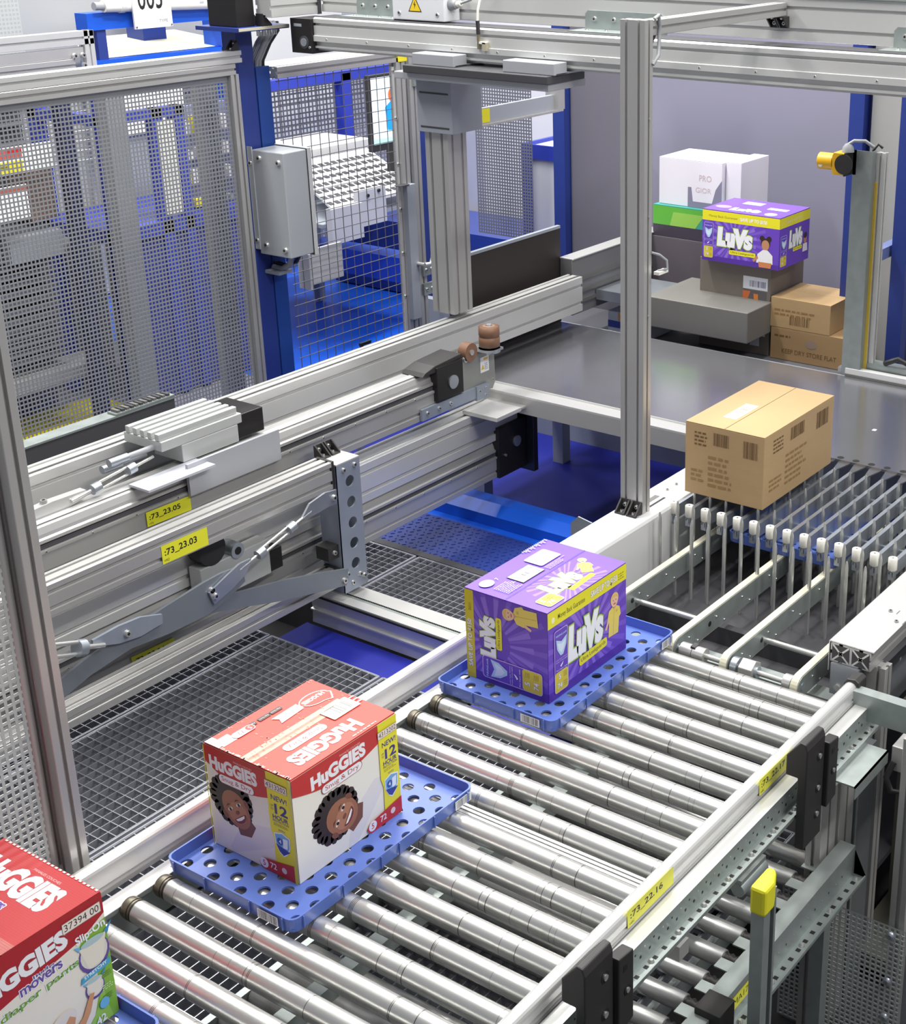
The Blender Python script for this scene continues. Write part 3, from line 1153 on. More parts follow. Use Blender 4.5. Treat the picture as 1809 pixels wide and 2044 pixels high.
a.bars(.116, .178, .165, .196, (60, 58, 70), True, 26, 5); a.lines(.116, .200, .168, .210, 2, (120, 116, 130))
a.bars(.184, .166, .199, .210, (110, 106, 124), False, 20, 6)
a.rrect(.215, .178, .310, .244, .008, (196, 180, 232)); a.lines(.222, .184, .304, .240, 9, (214, 204, 240))
a.lines(.215, .150, .31, .172, 4, (190, 172, 226))
a.ell(.045, .238, .024, .020, (186, 170, 222)); a.ell(.045, .238, .020, .016, (206, 192, 232)); a.text('24/7', .045, .238, .026, .012, (170, 150, 210))
a.lines(.030, .152, .100, .206, 8, (196, 180, 232)); a.text('7', .082, .232, None, .012, LW)
for k in range(14): a.rect(.255 + .008 * k, .274 - .006 * (k % 3), .259 + .008 * k, .280, (226, 216, 240), same=(k > 0))
a.done('top_print', t)

# ---- red and green carton at the lower left
x0, x1, y0, y1, z0, z1 = .905, 1.328, 2.072, 2.368, .0095, .292
t = thing('diaper_pants_box', 'red diaper pants box with a green end panel, cut off at the left edge', 'box', (1.1, 2.2, z0))
carton_body(t, x0, x1, y0, y1, z0, z1, (176, 36, 40), (196, 120, 110), 'y')
w, d, h = .423, .296, z1 - z0 - .002
a = Art((x0, y0, z0), (1, 0, 0), (0, 0, 1))
a.rect(0, 0, w, h, (232, 226, 214))
a.poly([(0, h), (0, h * .66), (.16, h * .60), (.30, h * .70), (.37, h * .745), (w, h * .84), (w, h)], (172, 22, 34))
a.poly([(.345, 0), (.372, h * .10), (.392, h * .30), (.388, h * .52), (.360, h * .69), (.372, h * .745), (w, h * .80), (w, 0)], GRN)
a.poly([(.352, 0), (.380, h * .14), (.396, h * .30), (.404, h * .1), (.41, 0)], (150, 196, 84))
a.text('HuGGIES', .238, h * .805, .205, h * .155, LW, .10, bold=.055, outline=((140, 100, 110), .012))
a.text('little', .285, h * .70, .045, h * .035, (104, 76, 160), .08, bold=.015, outline=(LW, .05))
a.text('movers', .278, h * .655, .090, h * .06, (104, 76, 160), .08, bold=.02, outline=(LW, .055))
a.text('diaper pants', .272, h * .565, .170, h * .075, (110, 160, 60), .10, bold=.02, outline=(LW, .055))
number_tag(a, .375, h * .905, .084, h * .085, '37394 00')
a.text('Slip-On', .388, h * .755, .066, h * .085, LW, .12, bold=.03)
for (cu, cv, k) in ((.389, .575, 1.0), (.380, .315, .62)):
    a.ell(cu, h * cv, .034 * k, .038 * k, (96, 72, 150), n=20)
    a.ell(cu, h * cv + .004 * k, .030 * k, .033 * k, (214, 210, 200), n=20)
    a.poly([(cu - .030 * k, h * cv + .028 * k), (cu + .030 * k, h * cv + .034 * k), (cu + .018 * k, h * cv - .022 * k), (cu - .014 * k, h * cv - .026 * k)], (226, 220, 206))
    a.ell(cu, h * cv + .031 * k, .026 * k, .008 * k, (172, 196, 200), n=16)
    a.poly([(cu + .026 * k, h * cv + .036 * k), (cu + .046 * k, h * cv + .052 * k), (cu + .034 * k, h * cv + .028 * k)], (70, 140, 190))
    a.poly([(cu - .026 * k, h * cv + .034 * k), (cu - .040 * k, h * cv + .040 * k), (cu - .030 * k, h * cv + .024 * k)], (110, 180, 220))
a.poly([(.352, h * .405), (.356, h * .455), (.420, h * .485), (.418, h * .435)], (70, 160, 200))
a.text('STRETCHY', .386, h * .452, .052, h * .026, LW, .12, bold=.02)
a.lines(.396, h * .35, .420, h * .40, 3, (90, 130, 40)); a.lines(.394, h * .25, .418, h * .30, 3, (200, 224, 160)); a.lines(.394, h * .17, .418, h * .22, 3, (90, 130, 40))
a.ell(.394, h * .155, .011, .012, (110, 180, 220), n=14)
a.text('42', .382, h * .045, None, h * .06, LW, .12, bold=.02)
# crawling baby in a diaper
a.poly([(.225, 0), (.230, h * .10), (.262, h * .20), (.290, h * .22), (.300, h * .10), (.29, 0)], (132, 102, 162))
a.ell(.305, h * .22, .030, .022, (224, 216, 206), .3)
a.poly([(.292, h * .02), (.290, h * .10), (.302, h * .18), (.318, h * .24), (.330, h * .20), (.322, h * .10), (.345, h * .16), (.366, h * .30), (.376, h * .29), (.362, h * .16), (.345, h * .08), (.352, 0), (.30, 0)], (206, 150, 104))
a.poly([(.318, h * .07), (.326, h * .15), (.330, h * .13), (.324, h * .06)], (176, 118, 78))
a.done('front_print', t)
a = Art((x0, y0, z1), (1, 0, 0), (0, 1, 0))
a.rect(0, 0, w, d, (178, 40, 44))
for k in range(40): a.rect(.21 + .0052 * k, 0, .2108 + .0052 * k, d, (188, 56, 58), same=(k > 0))
a.text('HuGGIES', .352, .150, .215, .070, LW, -PI / 2, bold=.055, outline=((140, 90, 100), .012))
a.text('PANALES COUCHES', .395, .120, .080, .006, (236, 190, 190), -PI / 2)
a.text('little', .306, .165, .030, .010, (104, 76, 160), -PI / 2, bold=.015, outline=(LW, .05))
a.text('movers', .290, .155, .090, .020, (104, 76, 160), -PI / 2, bold=.02, outline=(LW, .055))
a.text('diaper pants', .262, .165, .150, .024, (120, 168, 70), -PI / 2, bold=.02, outline=(LW, .055))
for k in range(24): a.rect(.418, .004 + .012 * k, .4225, .011 + .012 * k, (226, 200, 196), same=(k > 0))
a.rrect(.08, .004, .205, .050, .003, (232, 230, 232)); a.bars(.10, .008, .19, .04, (60, 58, 60), True, 30, 8)
a.done('top_print', t)
b = MB(); b.box((x0 + x1) / 2 - .028, (x0 + x1) / 2 + .028, y0, y1, z1 + .0002, z1 + .0006, mat('clear_tape_dark', (186, 110, 104), .1, 0, .2, 30, coat=1.0))
part('tape', b, t)

# ---- kraft carton riding on the lift pins
x0, x1, y0, y1, z0, z1 = 3.930, 4.440, 2.070, 2.372, .128, .385
t = thing('shipping_box', 'plain brown carton riding on the raised lift pins', 'box', (4.18, 2.22, z0))
carton_body(t, x0, x1, y0, y1, z0, z1, KRAFT)
a = Art((x0, y0, z1), (1, 0, 0), (0, 1, 0))
a.rect(.10, .165, .26, .215, (242, 242, 238)); a.bars(.108, .172, .25, .208, (120, 116, 104), True, 30, 11); a.rect(.0, .150, .51, .1515, (140, 108, 66))
a.done('shipping_label', t, 'white barcode label')
for (O, U, L, nm) in (((x0, y0, z0), (1, 0, 0), .51, 'front_print'), ((x0, y1, z0), (0, -1, 0), .302, 'side_print')):
    a = Art(O, U, (0, 0, 1))
    K = (112, 82, 44)
    a.bars(L * .36, .19, L * .56, .235, K, True, 24, 3); a.lines(L * .12, .18, L * .30, .235, 4, K); a.bars(L * .74, .17, L * .92, .23, K, True, 18, 8)
    a.lines(L * .3, .04, L * .62, .16, 6, (150, 116, 70)); a.lines(L * .08, .05, L * .26, .1, 3, (150, 116, 70))
    a.done(nm, t)
# ------------------------------------------------------------------ lift station: side beams, comb, pins, belt strips
lift = thing('pin_lift', 'pin lift of upright steel pins standing between belt strips at the conveyor end', 'lift', (3.9, 1.95, -.75))
b = MB(); b.box(3.62, 4.5, 1.54, 2.36, -.40, -.35, STEEL); part('base_plate', b, lift)
first = None
py = [2.379 - .031 - .0618 * k for k in range(13)]
px = [3.735 + .112 * i for i in range(7)]
for i, x in enumerate(px):
    for k, y in enumerate(py):
        if first is None:
            b = MB(); b.lathe([(-.35, .0064), (.104, .0064), (.124, .003), (.127, .001)], 'z', (x, y, 0), 8, ROLL)
            first = part('pin', b, lift)
        else:
            part_copy(first, lift, (x - px[0], y - py[0], 0))

comb = thing('comb_plate', 'steel comb of long fingers with round white caps on their front ends', 'comb', (4.2, 1.95, .03))
f0 = None
for k in range(14):
    y = 2.379 - .0618 * k
    if f0 is None:
        b = MB(); b.prism([(y - .007, .092), (y + .007, .092), (y + .007, .054), (y + .004, .054), (y + .004, .088), (y - .004, .088), (y - .004, .045), (y - .007, .045)], 'x', 3.862, 4.50, STEEL)
        b.prism([(4.48, y - .007), (4.48, y + .007), (4.555, y + .022), (4.555, y - .022)], 'z', .088, .0925, STAIN)
        f0 = part('finger', b, comb)
        b = MB(); b.box(3.862, 3.884, y - .009, y + .009, .035, .062, STEEL); b.cyl((3.873, y, .058), (3.873, y, .068), .008, WPLAST, 10)
        b.lathe([(.066, .0125), (.069, .0148), (.106, .0148), (.108, .0135)], 'z', (3.873, y, 0), 18, WPLAST)
        b.cyl((3.873, y, .1079), (3.873, y, .1084), .0035, DGREY, 8)
        c0 = part('cap', b, f0, label='white plastic end cap')
    else:
        part_copy(f0, comb, (0, -.0618 * k, 0))
b = MB()
for x in (4.05, 4.38): b.box(x, x + .012, 1.56, 2.39, .03, .05, STEEL)
part('cross_bar', b, comb)


def belt_strip(y, x1=4.35, label=''):
    t = thing('belt_strip', label, 'belt conveyor', (3.6, y, -.08), 'belt strips of the lift')
    x0, r = 3.205, .036
    b = MB()
    poly = [(x0 + r + (r - .004) * math.cos(a), -r - .001 + (r - .004) * math.sin(a)) for a in [PI / 2 + PI * i / 12 for i in range(13)]] + [(x1, -.075), (x1, -.005)]
    b.prism(poly, 'y', y - .013, y + .013, GALV)
    for x in (3.30, 3.46, 3.62, 3.80):
        b.bolt((x, y - .013, -.03), (0, -1, 0), .004, .003); b.bolt((x + .05, y - .013, -.062), (0, -1, 0), .004, .003)
    b.cyl((3.42, y - .0132, -.038), (3.42, y - .0136, -.038), .009, INK, 14)
    part('side_plate', b, t)
    b = MB()
    out = [(x0 + r + r * math.cos(a), -r - .001 + r * math.sin(a)) for a in [PI / 2 + PI * i / 12 for i in range(13)]]
    inn = [(x0 + r + (r - .004) * math.cos(a), -r - .001 + (r - .004) * math.sin(a)) for a in [PI / 2 + PI * i / 12 for i in range(13)]]
    b.prism([(x1, -.001)] + out + [(x1, -.0755)] + [(x1, -.0715)] + inn[::-1] + [(x1, -.005)], 'y', y - .011, y + .011, CREAM)
    part('belt', b, t)
    b = MB(); b.cyl((x0 + r, y - .0145, -r), (x0 + r, y + .0145, -r), .012, STEEL, 14); part('pulley', b, t)
    return t


belt_strip(2.262, label='cream belt strip farthest left, half hidden behind the purple box')
belt_strip(1.980, label='cream belt strip with a dark round hole, at the tray corner')
belt_strip(1.800, label='cream belt strip in the middle, left of the hexagonal bearing block')
belt_strip(1.572, label='cream belt strip ending beside the cut aluminium beam')
sh = thing('drive_shaft', 'steel drive shaft with coupling and bearing block before the belt strips', 'shaft', (3.24, 1.78, -.04))
b = MB(); b.cyl((3.241, 2.0, -.037), (3.241, 1.585, -.037), .0085, ROLL, 14); part('rod', b, sh)
b = MB(); b.cyl((3.241, 1.955, -.037), (3.241, 1.915, -.037), .022, ALU, 20); b.cyl((3.241, 1.913, -.037), (3.241, 1.875, -.037), .022, ALU, 20)
b.box(3.228, 3.254, 1.905, 1.920, -.02, -.012, DGREY); part('coupling', b, sh)
b = MB(); b.cyl((3.241, 1.782, -.037), (3.241, 1.762, -.037), .027, STEEL, 22); part('clamp_ring', b, sh)
b = MB(); b.prism([(3.241 + .034 * math.cos(PI / 6 + i * PI / 3), -.037 + .034 * math.sin(PI / 6 + i * PI / 3)) for i in range(6)], 'y', 1.752, 1.708, ALU); b.cyl((3.241, 1.708, -.037), (3.241, 1.700, -.037), .018, STEEL, 16)
part('bearing_block', b, sh, .002)
b = MB(); b.cyl((3.241, 1.615, -.037), (3.241, 1.59, -.037), .024, ALU, 20); part('collar', b, sh)
for (ya, yb, z, lab, n) in ((2.25, 1.994, -.05, 'thin steel cross rod between the two left belt strips', 'cross_rod'), (1.788, 1.584, -.05, 'thin steel cross rod between the two right belt strips', 'cross_rod')):
    m = MB(); m.cyl((3.445, ya, z), (3.445, yb, z), .009, ROLL, 14)
    single(n, m, lab, 'rod', (3.445, (ya + yb) / 2, z), 'cross rods of the lift')
m = MB(); m.box(3.26, 4.4, 1.50, 2.40, -.19, -.16, DGREY); m.box(3.30, 3.36, 1.5, 2.4, -.16, -.09, GALV)
m.box(3.52, 3.55, 1.5, 2.4, -.16, -.10, DGREY)
single('lift_crossmember', m, 'dark steel cross frame under the belt strips', 'frame', (3.8, 1.95, -.19))
# blue tray waiting below the comb
b, r = tray_mesh()
t = thing('tray', 'blue tray half seen through the steel pins below the comb', 'tray', (3.70, 1.78, -.001))
for q in (b,): q.v = [(v[0] * .55 + 3.90, v[1] + 1.78, v[2] + .0015) for v in q.v]
part('tray_body', b, t)

side = thing('support_rail', 'broad pale beam left of the lift carrying the upright post', 'beam', (3.9, 2.448, -.15))
b = MB(); b.prism([(2.380, -.155), (2.384, -.155), (2.384, .085), (2.389, .094), (2.395, .0965), (2.516, .0965), (2.516, .1), (2.392, .1), (2.385, .097), (2.380, .088)], 'x', 3.27, 4.45, WHITE)
part('cover', b, side)
b = MB(); b.prism(slot_profile(.118, .1, 2, 2, ow=2.452, oh=.045), 'x', 3.28, 4.45, ALU); part('beam_body', b, side)
b = MB()
for x in (3.71, 3.725, 3.96, 4.02): b.bolt((x, 2.42 if x < 3.72 else 2.46, .1), (0, 0, 1), .007, .005)
b.bolt((4.2, 2.47, .1), (0, 0, 1), .007, .005)
part_each('bolt', b, side)
b = MB()
b.box(3.80, 3.90, 2.428, 2.437, .1001, .1006, INK); b.box(3.80, 3.90, 2.452, 2.472, .1001, .1006, ALU_D)
part('slot', b, side)
m = MB(); m.prism([(2.530, -.10), (2.530, .04), (2.545, .08), (2.60, .09), (2.63, .06), (2.63, -.10)], 'x', 3.62, 3.625, STEEL)
m.prism([(3.625, -.1), (3.70, -.1), (3.70, .02), (3.68, .05), (3.625, .08)], 'y', 2.575, 2.580, STEEL)
single('corner_gusset', m, 'folded zinc gusset standing behind the pale beam', 'bracket', (3.65, 2.58, -.1))

rs = thing('support_rail', 'pale aluminium beam right of the pins, its cut end showing two cross slots', 'beam', (3.9, 1.445, .0))
b = MB(); b.prism([(1.378, .1), (1.510, .1), (1.513, .098), (1.513, .005), (1.5105, .005), (1.5105, .0965), (1.378, .0965)], 'x', 3.30, 4.6, ALU_L)
part('cover', b, rs)
b = MB(); b.prism(slot_profile(.122, .058, 2, 1, slot=.012, dep=.018, ow=1.446, oh=.066), 'x', 3.30, 4.6, ALU)
part('beam_body', b, rs)
b = MB()
for cy_ in (1.416, 1.476):
    for (dy, dz) in ((1, 1), (1, -1), (-1, 1), (-1, -1)):
        b.obox((3.2988, cy_ + dy * .011, .066 + dz * .011), (.0006, 0, 0), (0, .013 * dy, .013 * dz), (0, -.0018 * dz, .0018 * dy), ALU_L)
    b.box(3.2982, 3.2994, cy_ - .006, cy_ + .006, .060, .072, ALU_L)
    b.box(3.2986, 3.2996, cy_ - .026, cy_ + .026, .042, .090, DGREY)
part('end_section', b, rs)
b = MB()
for (x, y) in ((3.55, 1.44), (3.50, 1.40), (3.95, 1.46)): b.bolt((x, y, .1), (0, 0, 1), .008, .005); b.box(x - .005, x + .02, y - .022, y - .019, .1001, .1004, ALU_D)
part_each('bolt', b, rs)
b = MB(); b.box(3.29, 3.30, 1.415, 1.50, -.06, .036, STEEL); b.cyl((3.29, 1.475, -.035), (3.284, 1.475, -.035), .010, SCREW, 12); part('end_bracket', b, rs)
m = MB(); m.prism(slot_profile(.045, .09, 1, 2, ow=3.36, oh=1.40), 'z', -.9, .036, ALU)
single('support_post', m, 'aluminium post under the cut end of the right beam', 'post', (3.36, 1.40, -.9))
m = MB(); m.box(3.55, 4.6, 1.20, 1.30, -.5, .03, BLACKM); m.bolt((3.549, 1.25, .0), (-1, 0, 0), .01, .005); m.bolt((3.549, 1.225, .0), (-1, 0, 0), .01, .005)
single('drive_housing', m, 'black drive housing with two bolts right of the lift beam', 'housing', (4.0, 1.25, -.5))

# ------------------------------------------------------------------ steel table
t = thing('steel_table', 'stainless steel sliding table reflecting the cartons behind the lift', 'table', (5.0, 2.7, -.75))
b = MB()
b.box(4.555, 5.452, 1.0, 4.05, .090, .1, STAIN)
part('table_top', b, t)
b = MB(); b.box(4.475, 4.553, 2.40, 3.95, .092, .1, ALU_L); b.box(4.475, 4.480, 2.40, 3.95, .022, .092, ALU)
b.box(4.552, 4.557, 2.40, 3.95, .1, .106, ALU_L)
part('front_edge', b, t)
b = MB()
for k in range(15): b.cyl((4.575, 2.379 + .024 - .0618 * k, .1001), (4.575, 2.379 + .024 - .0618 * k, .1004), .013, INK, 14)
part('hole_pattern', b, t)
b = MB()
for (x, y) in ((5.3, 1.2), (5.3, 3.9), (4.7, 3.9)): b.cut(); b.box(x - .03, x + .03, y - .03, y + .03, -1.0, .09, GRAYP)
part_each('leg', b, t)
a = Art((4.95, 2.0, .1), (0, -1, 0), (1, 0, 0))
a.poly([(.0, .0), (.03, -.02), (.07, .0), (.08, .02), (.03, .02)], (104, 104, 112)); a.rect(-.12, -.05, -.105, -.03, (236, 236, 240))
a.done('scuff', t)
rail = thing('end_rail', 'white end rail along the back edge of the steel table', 'rail', (5.47, 2.0, .08))
b = MB(); b.box(5.455, 5.49, 2.09, 2.50, .082, .135, WHITE); b.box(5.455, 5.49, 1.2, 2.087, .082, .135, WHITE); b.box(5.452, 5.455, 1.2, 2.5, .1, .112, ALU_D); part('bar', b, rail, .003)
b = MB(); b.box(5.50, 5.56, 1.2, 2.42, .10, .16, GALV); part('cable_tray', b, rail)
b = MB(); b.tube([(5.50, 2.34, .17), (5.5, 2.28, .20), (5.52, 2.22, .17), (5.5, 2.15, .18), (5.53, 2.05, .165)], .012, CABLEK); part('cable', b, rail)

# ------------------------------------------------------------------ upright post with arm
t = thing('upright_post', 'tall aluminium post standing on the pale beam beside the lift', 'post', (3.757, 2.461, .1))
b = MB(); b.prism(slot_profile(.045, .09, 1, 2, ow=3.7575, oh=2.461), 'z', .1005, 1.690, ALU)
part('profile', b, t)
b = MB(); b.prism(slot_profile(.045, .045, 1, 1, ow=2.452, oh=1.664), 'x', 3.782, 4.655, ALU)
part('arm', b, t)


def angle_block(parent, c, ux, uz, uy, s=.042, wid=.038):
    """black die-cast angle with two screws. c = inner corner, ux/uz = the two legs, uy = width direction"""
    c, ux, uz, uy = Vector(c), Vector(ux), Vector(uz), Vector(uy)
    b = MB()
    prof = [(0, 0), (s, 0), (s, .005), (.012, .012), (.005, s), (0, s)]
    lo = [c + ux * p + uz * q - uy * wid / 2 for p, q in prof]
    for (w0, w1, pr) in ((-.5, -.36, [(0, 0), (s, 0), (s, .006), (.006, s), (0, s)]), (.36, .5, [(0, 0), (s, 0), (s, .006), (.006, s), (0, s)]), (-.36, .36, [(0, 0), (s, 0), (s, .004), (.004, .004), (.004, s), (0, s)])):
        A = [c + ux * p + uz * q + uy * wid * w0 for p, q in pr]
        B = [c + ux * p + uz * q + uy * wid * w1 for p, q in pr]
        n = len(pr)
        b.add(A + B, [(i, (i + 1) % n, n + (i + 1) % n, n + i) for i in range(n)] + [tuple(range(n)), tuple(range(n, 2 * n))], BLACK)
    o = part('angle_block', b, parent)
    b = MB(); b.bolt(c + ux * .024 + uz * .004, uz, .008, .006); b.bolt(c + uz * .024 + ux * .004, ux, .008, .006)
    part_each('screw', b, o)
    return o


for y in (2.437, 2.483): angle_block(t, (3.735, y, .1005), (-1, 0, 0), (0, 0, 1), (0, 1, 0))
b = MB(); b.prism([(3.782, 1.64), (3.825, 1.64), (3.782, 1.58)], 'y', 2.435, 2.47, BLACK); part('gusset', b, t)
b = MB(); b.tube([(3.80, 2.425, 1.69), (3.815, 2.42, 1.70), (3.83, 2.425, 1.67), (3.825, 2.424, 1.62), (3.80, 2.41, 1.585), (3.775, 2.414, 1.56)], .006, CABLE); part('cable', b, t)
b = MB(); b.tube([(3.775, 2.414, .985), (3.80, 2.40, .975), (3.82, 2.385, .955), (3.815, 2.378, .93), (3.79, 2.40, .925)], .004, CABLE); b.box(3.775, 3.83, 2.385, 2.405, .915, .925, WPLAST); part('cable_clip', b, t)
b = MB()
for z in (1.1, .78, 1.4): b.cut(); b.cyl((3.762, 2.417, z), (3.762, 2.414, z), .004, SCREW, 8)
part_each('screw', b, t)
for y in (2.435, 2.472): angle_block(t, (4.655, y, 1.641), (-1, 0, 0), (0, 0, -1), (0, 1, 0), .04, .034)

# ------------------------------------------------------------------ gantry across the top
gt = thing('gantry', 'pale aluminium gantry beam crossing the top of the picture', 'beam', (4.7, 2.8, 1.56))
b = MB(); b.prism(slot_profile(.09, .145, 1, 2, slot=.012, ow=4.705, oh=1.6325), 'y', .6, 4.66, ALU_L); part('upper_profile', b, gt)
b = MB(); b.prism([(4.64, 1.418), (4.64, 1.552), (4.510, 1.552), (4.500, 1.546), (4.500, 1.530), (4.512, 1.528), (4.512, 1.520), (4.500, 1.518), (4.500, 1.480), (4.494, 1.478), (4.494, 1.456), (4.512, 1.454), (4.512, 1.438), (4.502, 1.436), (4.502, 1.428), (4.52, 1.426), (4.52, 1.418)], 'y', .6, 4.555, ALU_L)
part('linear_axis', b, gt)
b = MB(); b.box(4.516, 4.63, .6, 4.555, 1.553, 1.5545, DGREY); b.box(4.64, 4.66, .6, 4.6, 1.44, 1.50, ALU_D); part('cover_band', b, gt)
b = MB()
y = 4.48
while y > .8:
    b.bolt((4.494, y, 1.466), (-1, 0, 0), .005, .002); y -= .225
part_each('screw', b, gt)
b = MB(); b.box(4.485, 4.632, 4.556, 4.675, 1.405, 1.545, BLACKM); b.cyl((4.485, 4.60, 1.45), (4.482, 4.60, 1.45), .026, DGREY, 20); b.cyl((4.482, 4.60, 1.45), (4.479, 4.60, 1.45), .017, STEEL, 18)
b.bolt((4.485, 4.57, 1.43), (-1, 0, 0)); b.box(4.4845, 4.486, 4.61, 4.655, 1.512, 1.524, GRAYP); part('end_block', b, gt, .003)


def lbr(y0, y1):
    b = MB(); b.prism([(y0, 1.5525), (y1, 1.5525), (y1, 1.612), (y1 - .012, 1.625), (y0 + .012, 1.625), (y0, 1.612)], 'x', 4.654, 4.660, GALV); b.box(4.555, 4.66, y0 - .012, y1 + .012, 1.5525, 1.558, GALV)
    n = max(2, int((y1 - y0) / .07))
    for i in range(n):
        y = y0 + (y1 - y0) * (i + .5) / n
        b.bolt((4.654, y, 1.595), (-1, 0, 0), .010, .007); b.bolt((4.60, y, 1.558), (0, 0, 1), .008, .005)
    part('angle_bracket', b, gt)


lbr(4.17, 4.45); lbr(2.93, 3.28); lbr(1.70, 2.025)
b = MB(); b.box(4.65, 5.2, 1.2, 2.6, 1.706, 1.712, GALV)
for k in range(9): b.box(4.70, 4.715, 1.55 + k * .07, 1.59 + k * .07, 1.7121, 1.7124, DGREY)
part('cable_tray', b, gt)
eb = thing('electrical_box', 'small white electrical box with a yellow shock sticker on the gantry', 'box', (4.6, 4.01, 1.56))
b = MB(); b.box(4.555, 4.652, 3.89, 4.16, 1.5585, 1.72, mat('light_enclosure', (214, 216, 220), .4)); part('enclosure', b, eb, .004)
b = MB(); b.bolt((4.555, 3.925, 1.585), (-1, 0, 0), .010, .003); b.bolt((4.555, 4.125, 1.585), (-1, 0, 0), .010, .003); part_each('lid_screw', b, eb)
a = Art((4.555, 4.075, 1.592), (0, -1, 0), (0, 0, 1)); a.poly([(0, 0), (.07, 0), (.035, .062)], INK); a.poly([(.006, .0035), (.064, .0035), (.035, .055)], (232, 200, 40)); a.poly([(.038, .045), (.028, .026), (.034, .027), (.031, .010), (.041, .030), (.035, .029)], INK)
a.done('warning_sticker', eb, 'yellow warning triangle with black bolt')
b = MB(); b.cyl((4.60, 3.888, 1.625), (4.60, 3.86, 1.625), .026, CABLE, 10, .018); b.cyl((4.60, 3.86, 1.625), (4.60, 3.84, 1.63), .012, WPLAST, 10); b.tube([(4.6, 3.84, 1.63), (4.6, 3.79, 1.645), (4.61, 3.74, 1.68), (4.62, 3.72, 1.72)], .005, CABLE); part('cable_gland', b, eb)
sn = thing('proximity_sensor', 'slim metal sensor with a white cable clipped to the gantry front', 'sensor', (4.49, 3.66, 1.48))
b = MB(); b.cyl((4.488, 3.665, 1.475), (4.488, 3.665, 1.530), .007, mat('brass_grey', (150, 142, 120), .3, .7), 10); part('barrel', b, sn)
b = MB(); b.cyl((4.488, 3.665, 1.530), (4.488, 3.667, 1.58), .008, BLACK, 10); part('plug', b, sn)
b = MB(); b.tube([(4.488, 3.667, 1.58), (4.49, 3.665, 1.62), (4.50, 3.66, 1.66), (4.53, 3.65, 1.72)], .0045, WPLAST); part('cable', b, sn)
b = MB(); b.box(4.483, 4.4995, 3.63, 3.672, 1.495, 1.503, WPLAST); b.box(4.483, 4.4995, 3.625, 3.645, 1.47, 1.50, mat('clip_tan', (170, 164, 140), .5)); part('clip', b, sn)

# carriage hanging from the gantry, with its column and gripper
cg = thing('gantry_carriage', 'grey carriage hanging from the gantry with a tall column and dark plate', 'carriage', (4.55, 3.9, .37))
for (y0, y1) in ((3.73, 3.94), (3.25, 3.49)):
    b = MB(); b.box(4.42, 4.60, y0, y1, 1.408, 1.4165, STEEL); b.box(4.41, 4.492, y0, y1, 1.408, 1.452, mat('carriage_grey', (176, 178, 184), .4, .3)); part('runner_block', b, cg, .003)
b = MB(); b.box(4.38, 4.62, 3.26, 3.965, 1.378, 1.408, DGREY); part('carriage_plate', b, cg, .003)
b = MB(); b.box(4.40, 4.64, 3.27, 4.03, 1.350, 1.378, mat('carriage_grey', (176, 178, 184))); part('lower_plate', b, cg, .003)
GB = mat('motor_housing_grey', (150, 154, 164), .45)
b = MB(); b.box(4.50, 4.69, 3.825, 4.005, 1.132, 1.352, GB); b.box(4.498, 4.50, 3.84, 3.99, 1.285, 1.292, DGREY); b.box(4.498, 4.50, 3.84, 3.99, 1.15, 1.157, DGREY); part('motor_housing', b, cg, .004)
b = MB(); b.prism(slot_profile(.12, .12, 2, 2, slot=.012, ow=4.585, oh=3.935), 'z', .372, 1.135, ALU); part('column', b, cg)
b = MB(); b.box(4.69, 5.40, 3.955, 3.975, 1.118, 1.185, GB); b.box(4.69, 5.40, 3.93, 3.975, 1.112, 1.120, ALU); part('side_arm', b, cg)
a = Art((4.70, 3.955, 1.124), (1, 0, 0), (0, 0, 1)); a.rect(0, 0, .20, .058, (218, 208, 30)); a.text(':73_23.02', .085, .034, .13, .022, INK, bold=.01); a.lines(.01, .008, .06, .018, 2, (100, 96, 30)); a.done('number_label', cg, 'yellow label with black number')
b = MB(); b.box(5.36, 5.41, 3.93, 4.0, 1.12, 1.40, ALU); b.box(4.64, 5.41, 3.95, 3.99, 1.352, 1.376, ALU); part('hanger', b, cg)
b = MB(); b.box(4.66, 5.46, 4.005, 4.02, .10, .555, mat('dark_rubber_panel', (40, 32, 30), .6, 0, .1, 12)); b.box(4.66, 5.46, 4.003, 4.022, .555, .568, GRAYP); part('apron_plate', b, cg)
b = MB(); b.box(4.64, 4.70, 3.94, 4.005, .45, .52, STEEL); part('plate_bracket', b, cg)
fk = thing('fork_unit', 'long grey fork unit of the gripper beyond the dark plate', 'gripper', (5.8, 3.9, .1))
b = MB(); b.box(5.45, 6.25, 3.93, 4.0, .14, .415, mat('fork_grey', (128, 128, 130), .4, .4, .08, 5)); b.box(5.45, 6.25, 3.925, 4.003, .410, .418, ALU_L); part('housing', b, fk, .003)
b = MB()
for z in (.30, .24, .19): b.box(5.47, 6.2, 3.924, 3.93, z, z + .018, ALU_D)
part('guide_bars', b, fk)
b = MB(); b.box(5.58, 6.0, 3.05, 3.60, .115, .26, mat('fork_head_grey', (118, 116, 112), .5, .2, .08, 4)); part('fork_head', b, fk, .004)
b = MB(); b.box(5.64, 5.96, 3.6, 3.925, .18, .23, STEEL); part('linkage', b, fk)
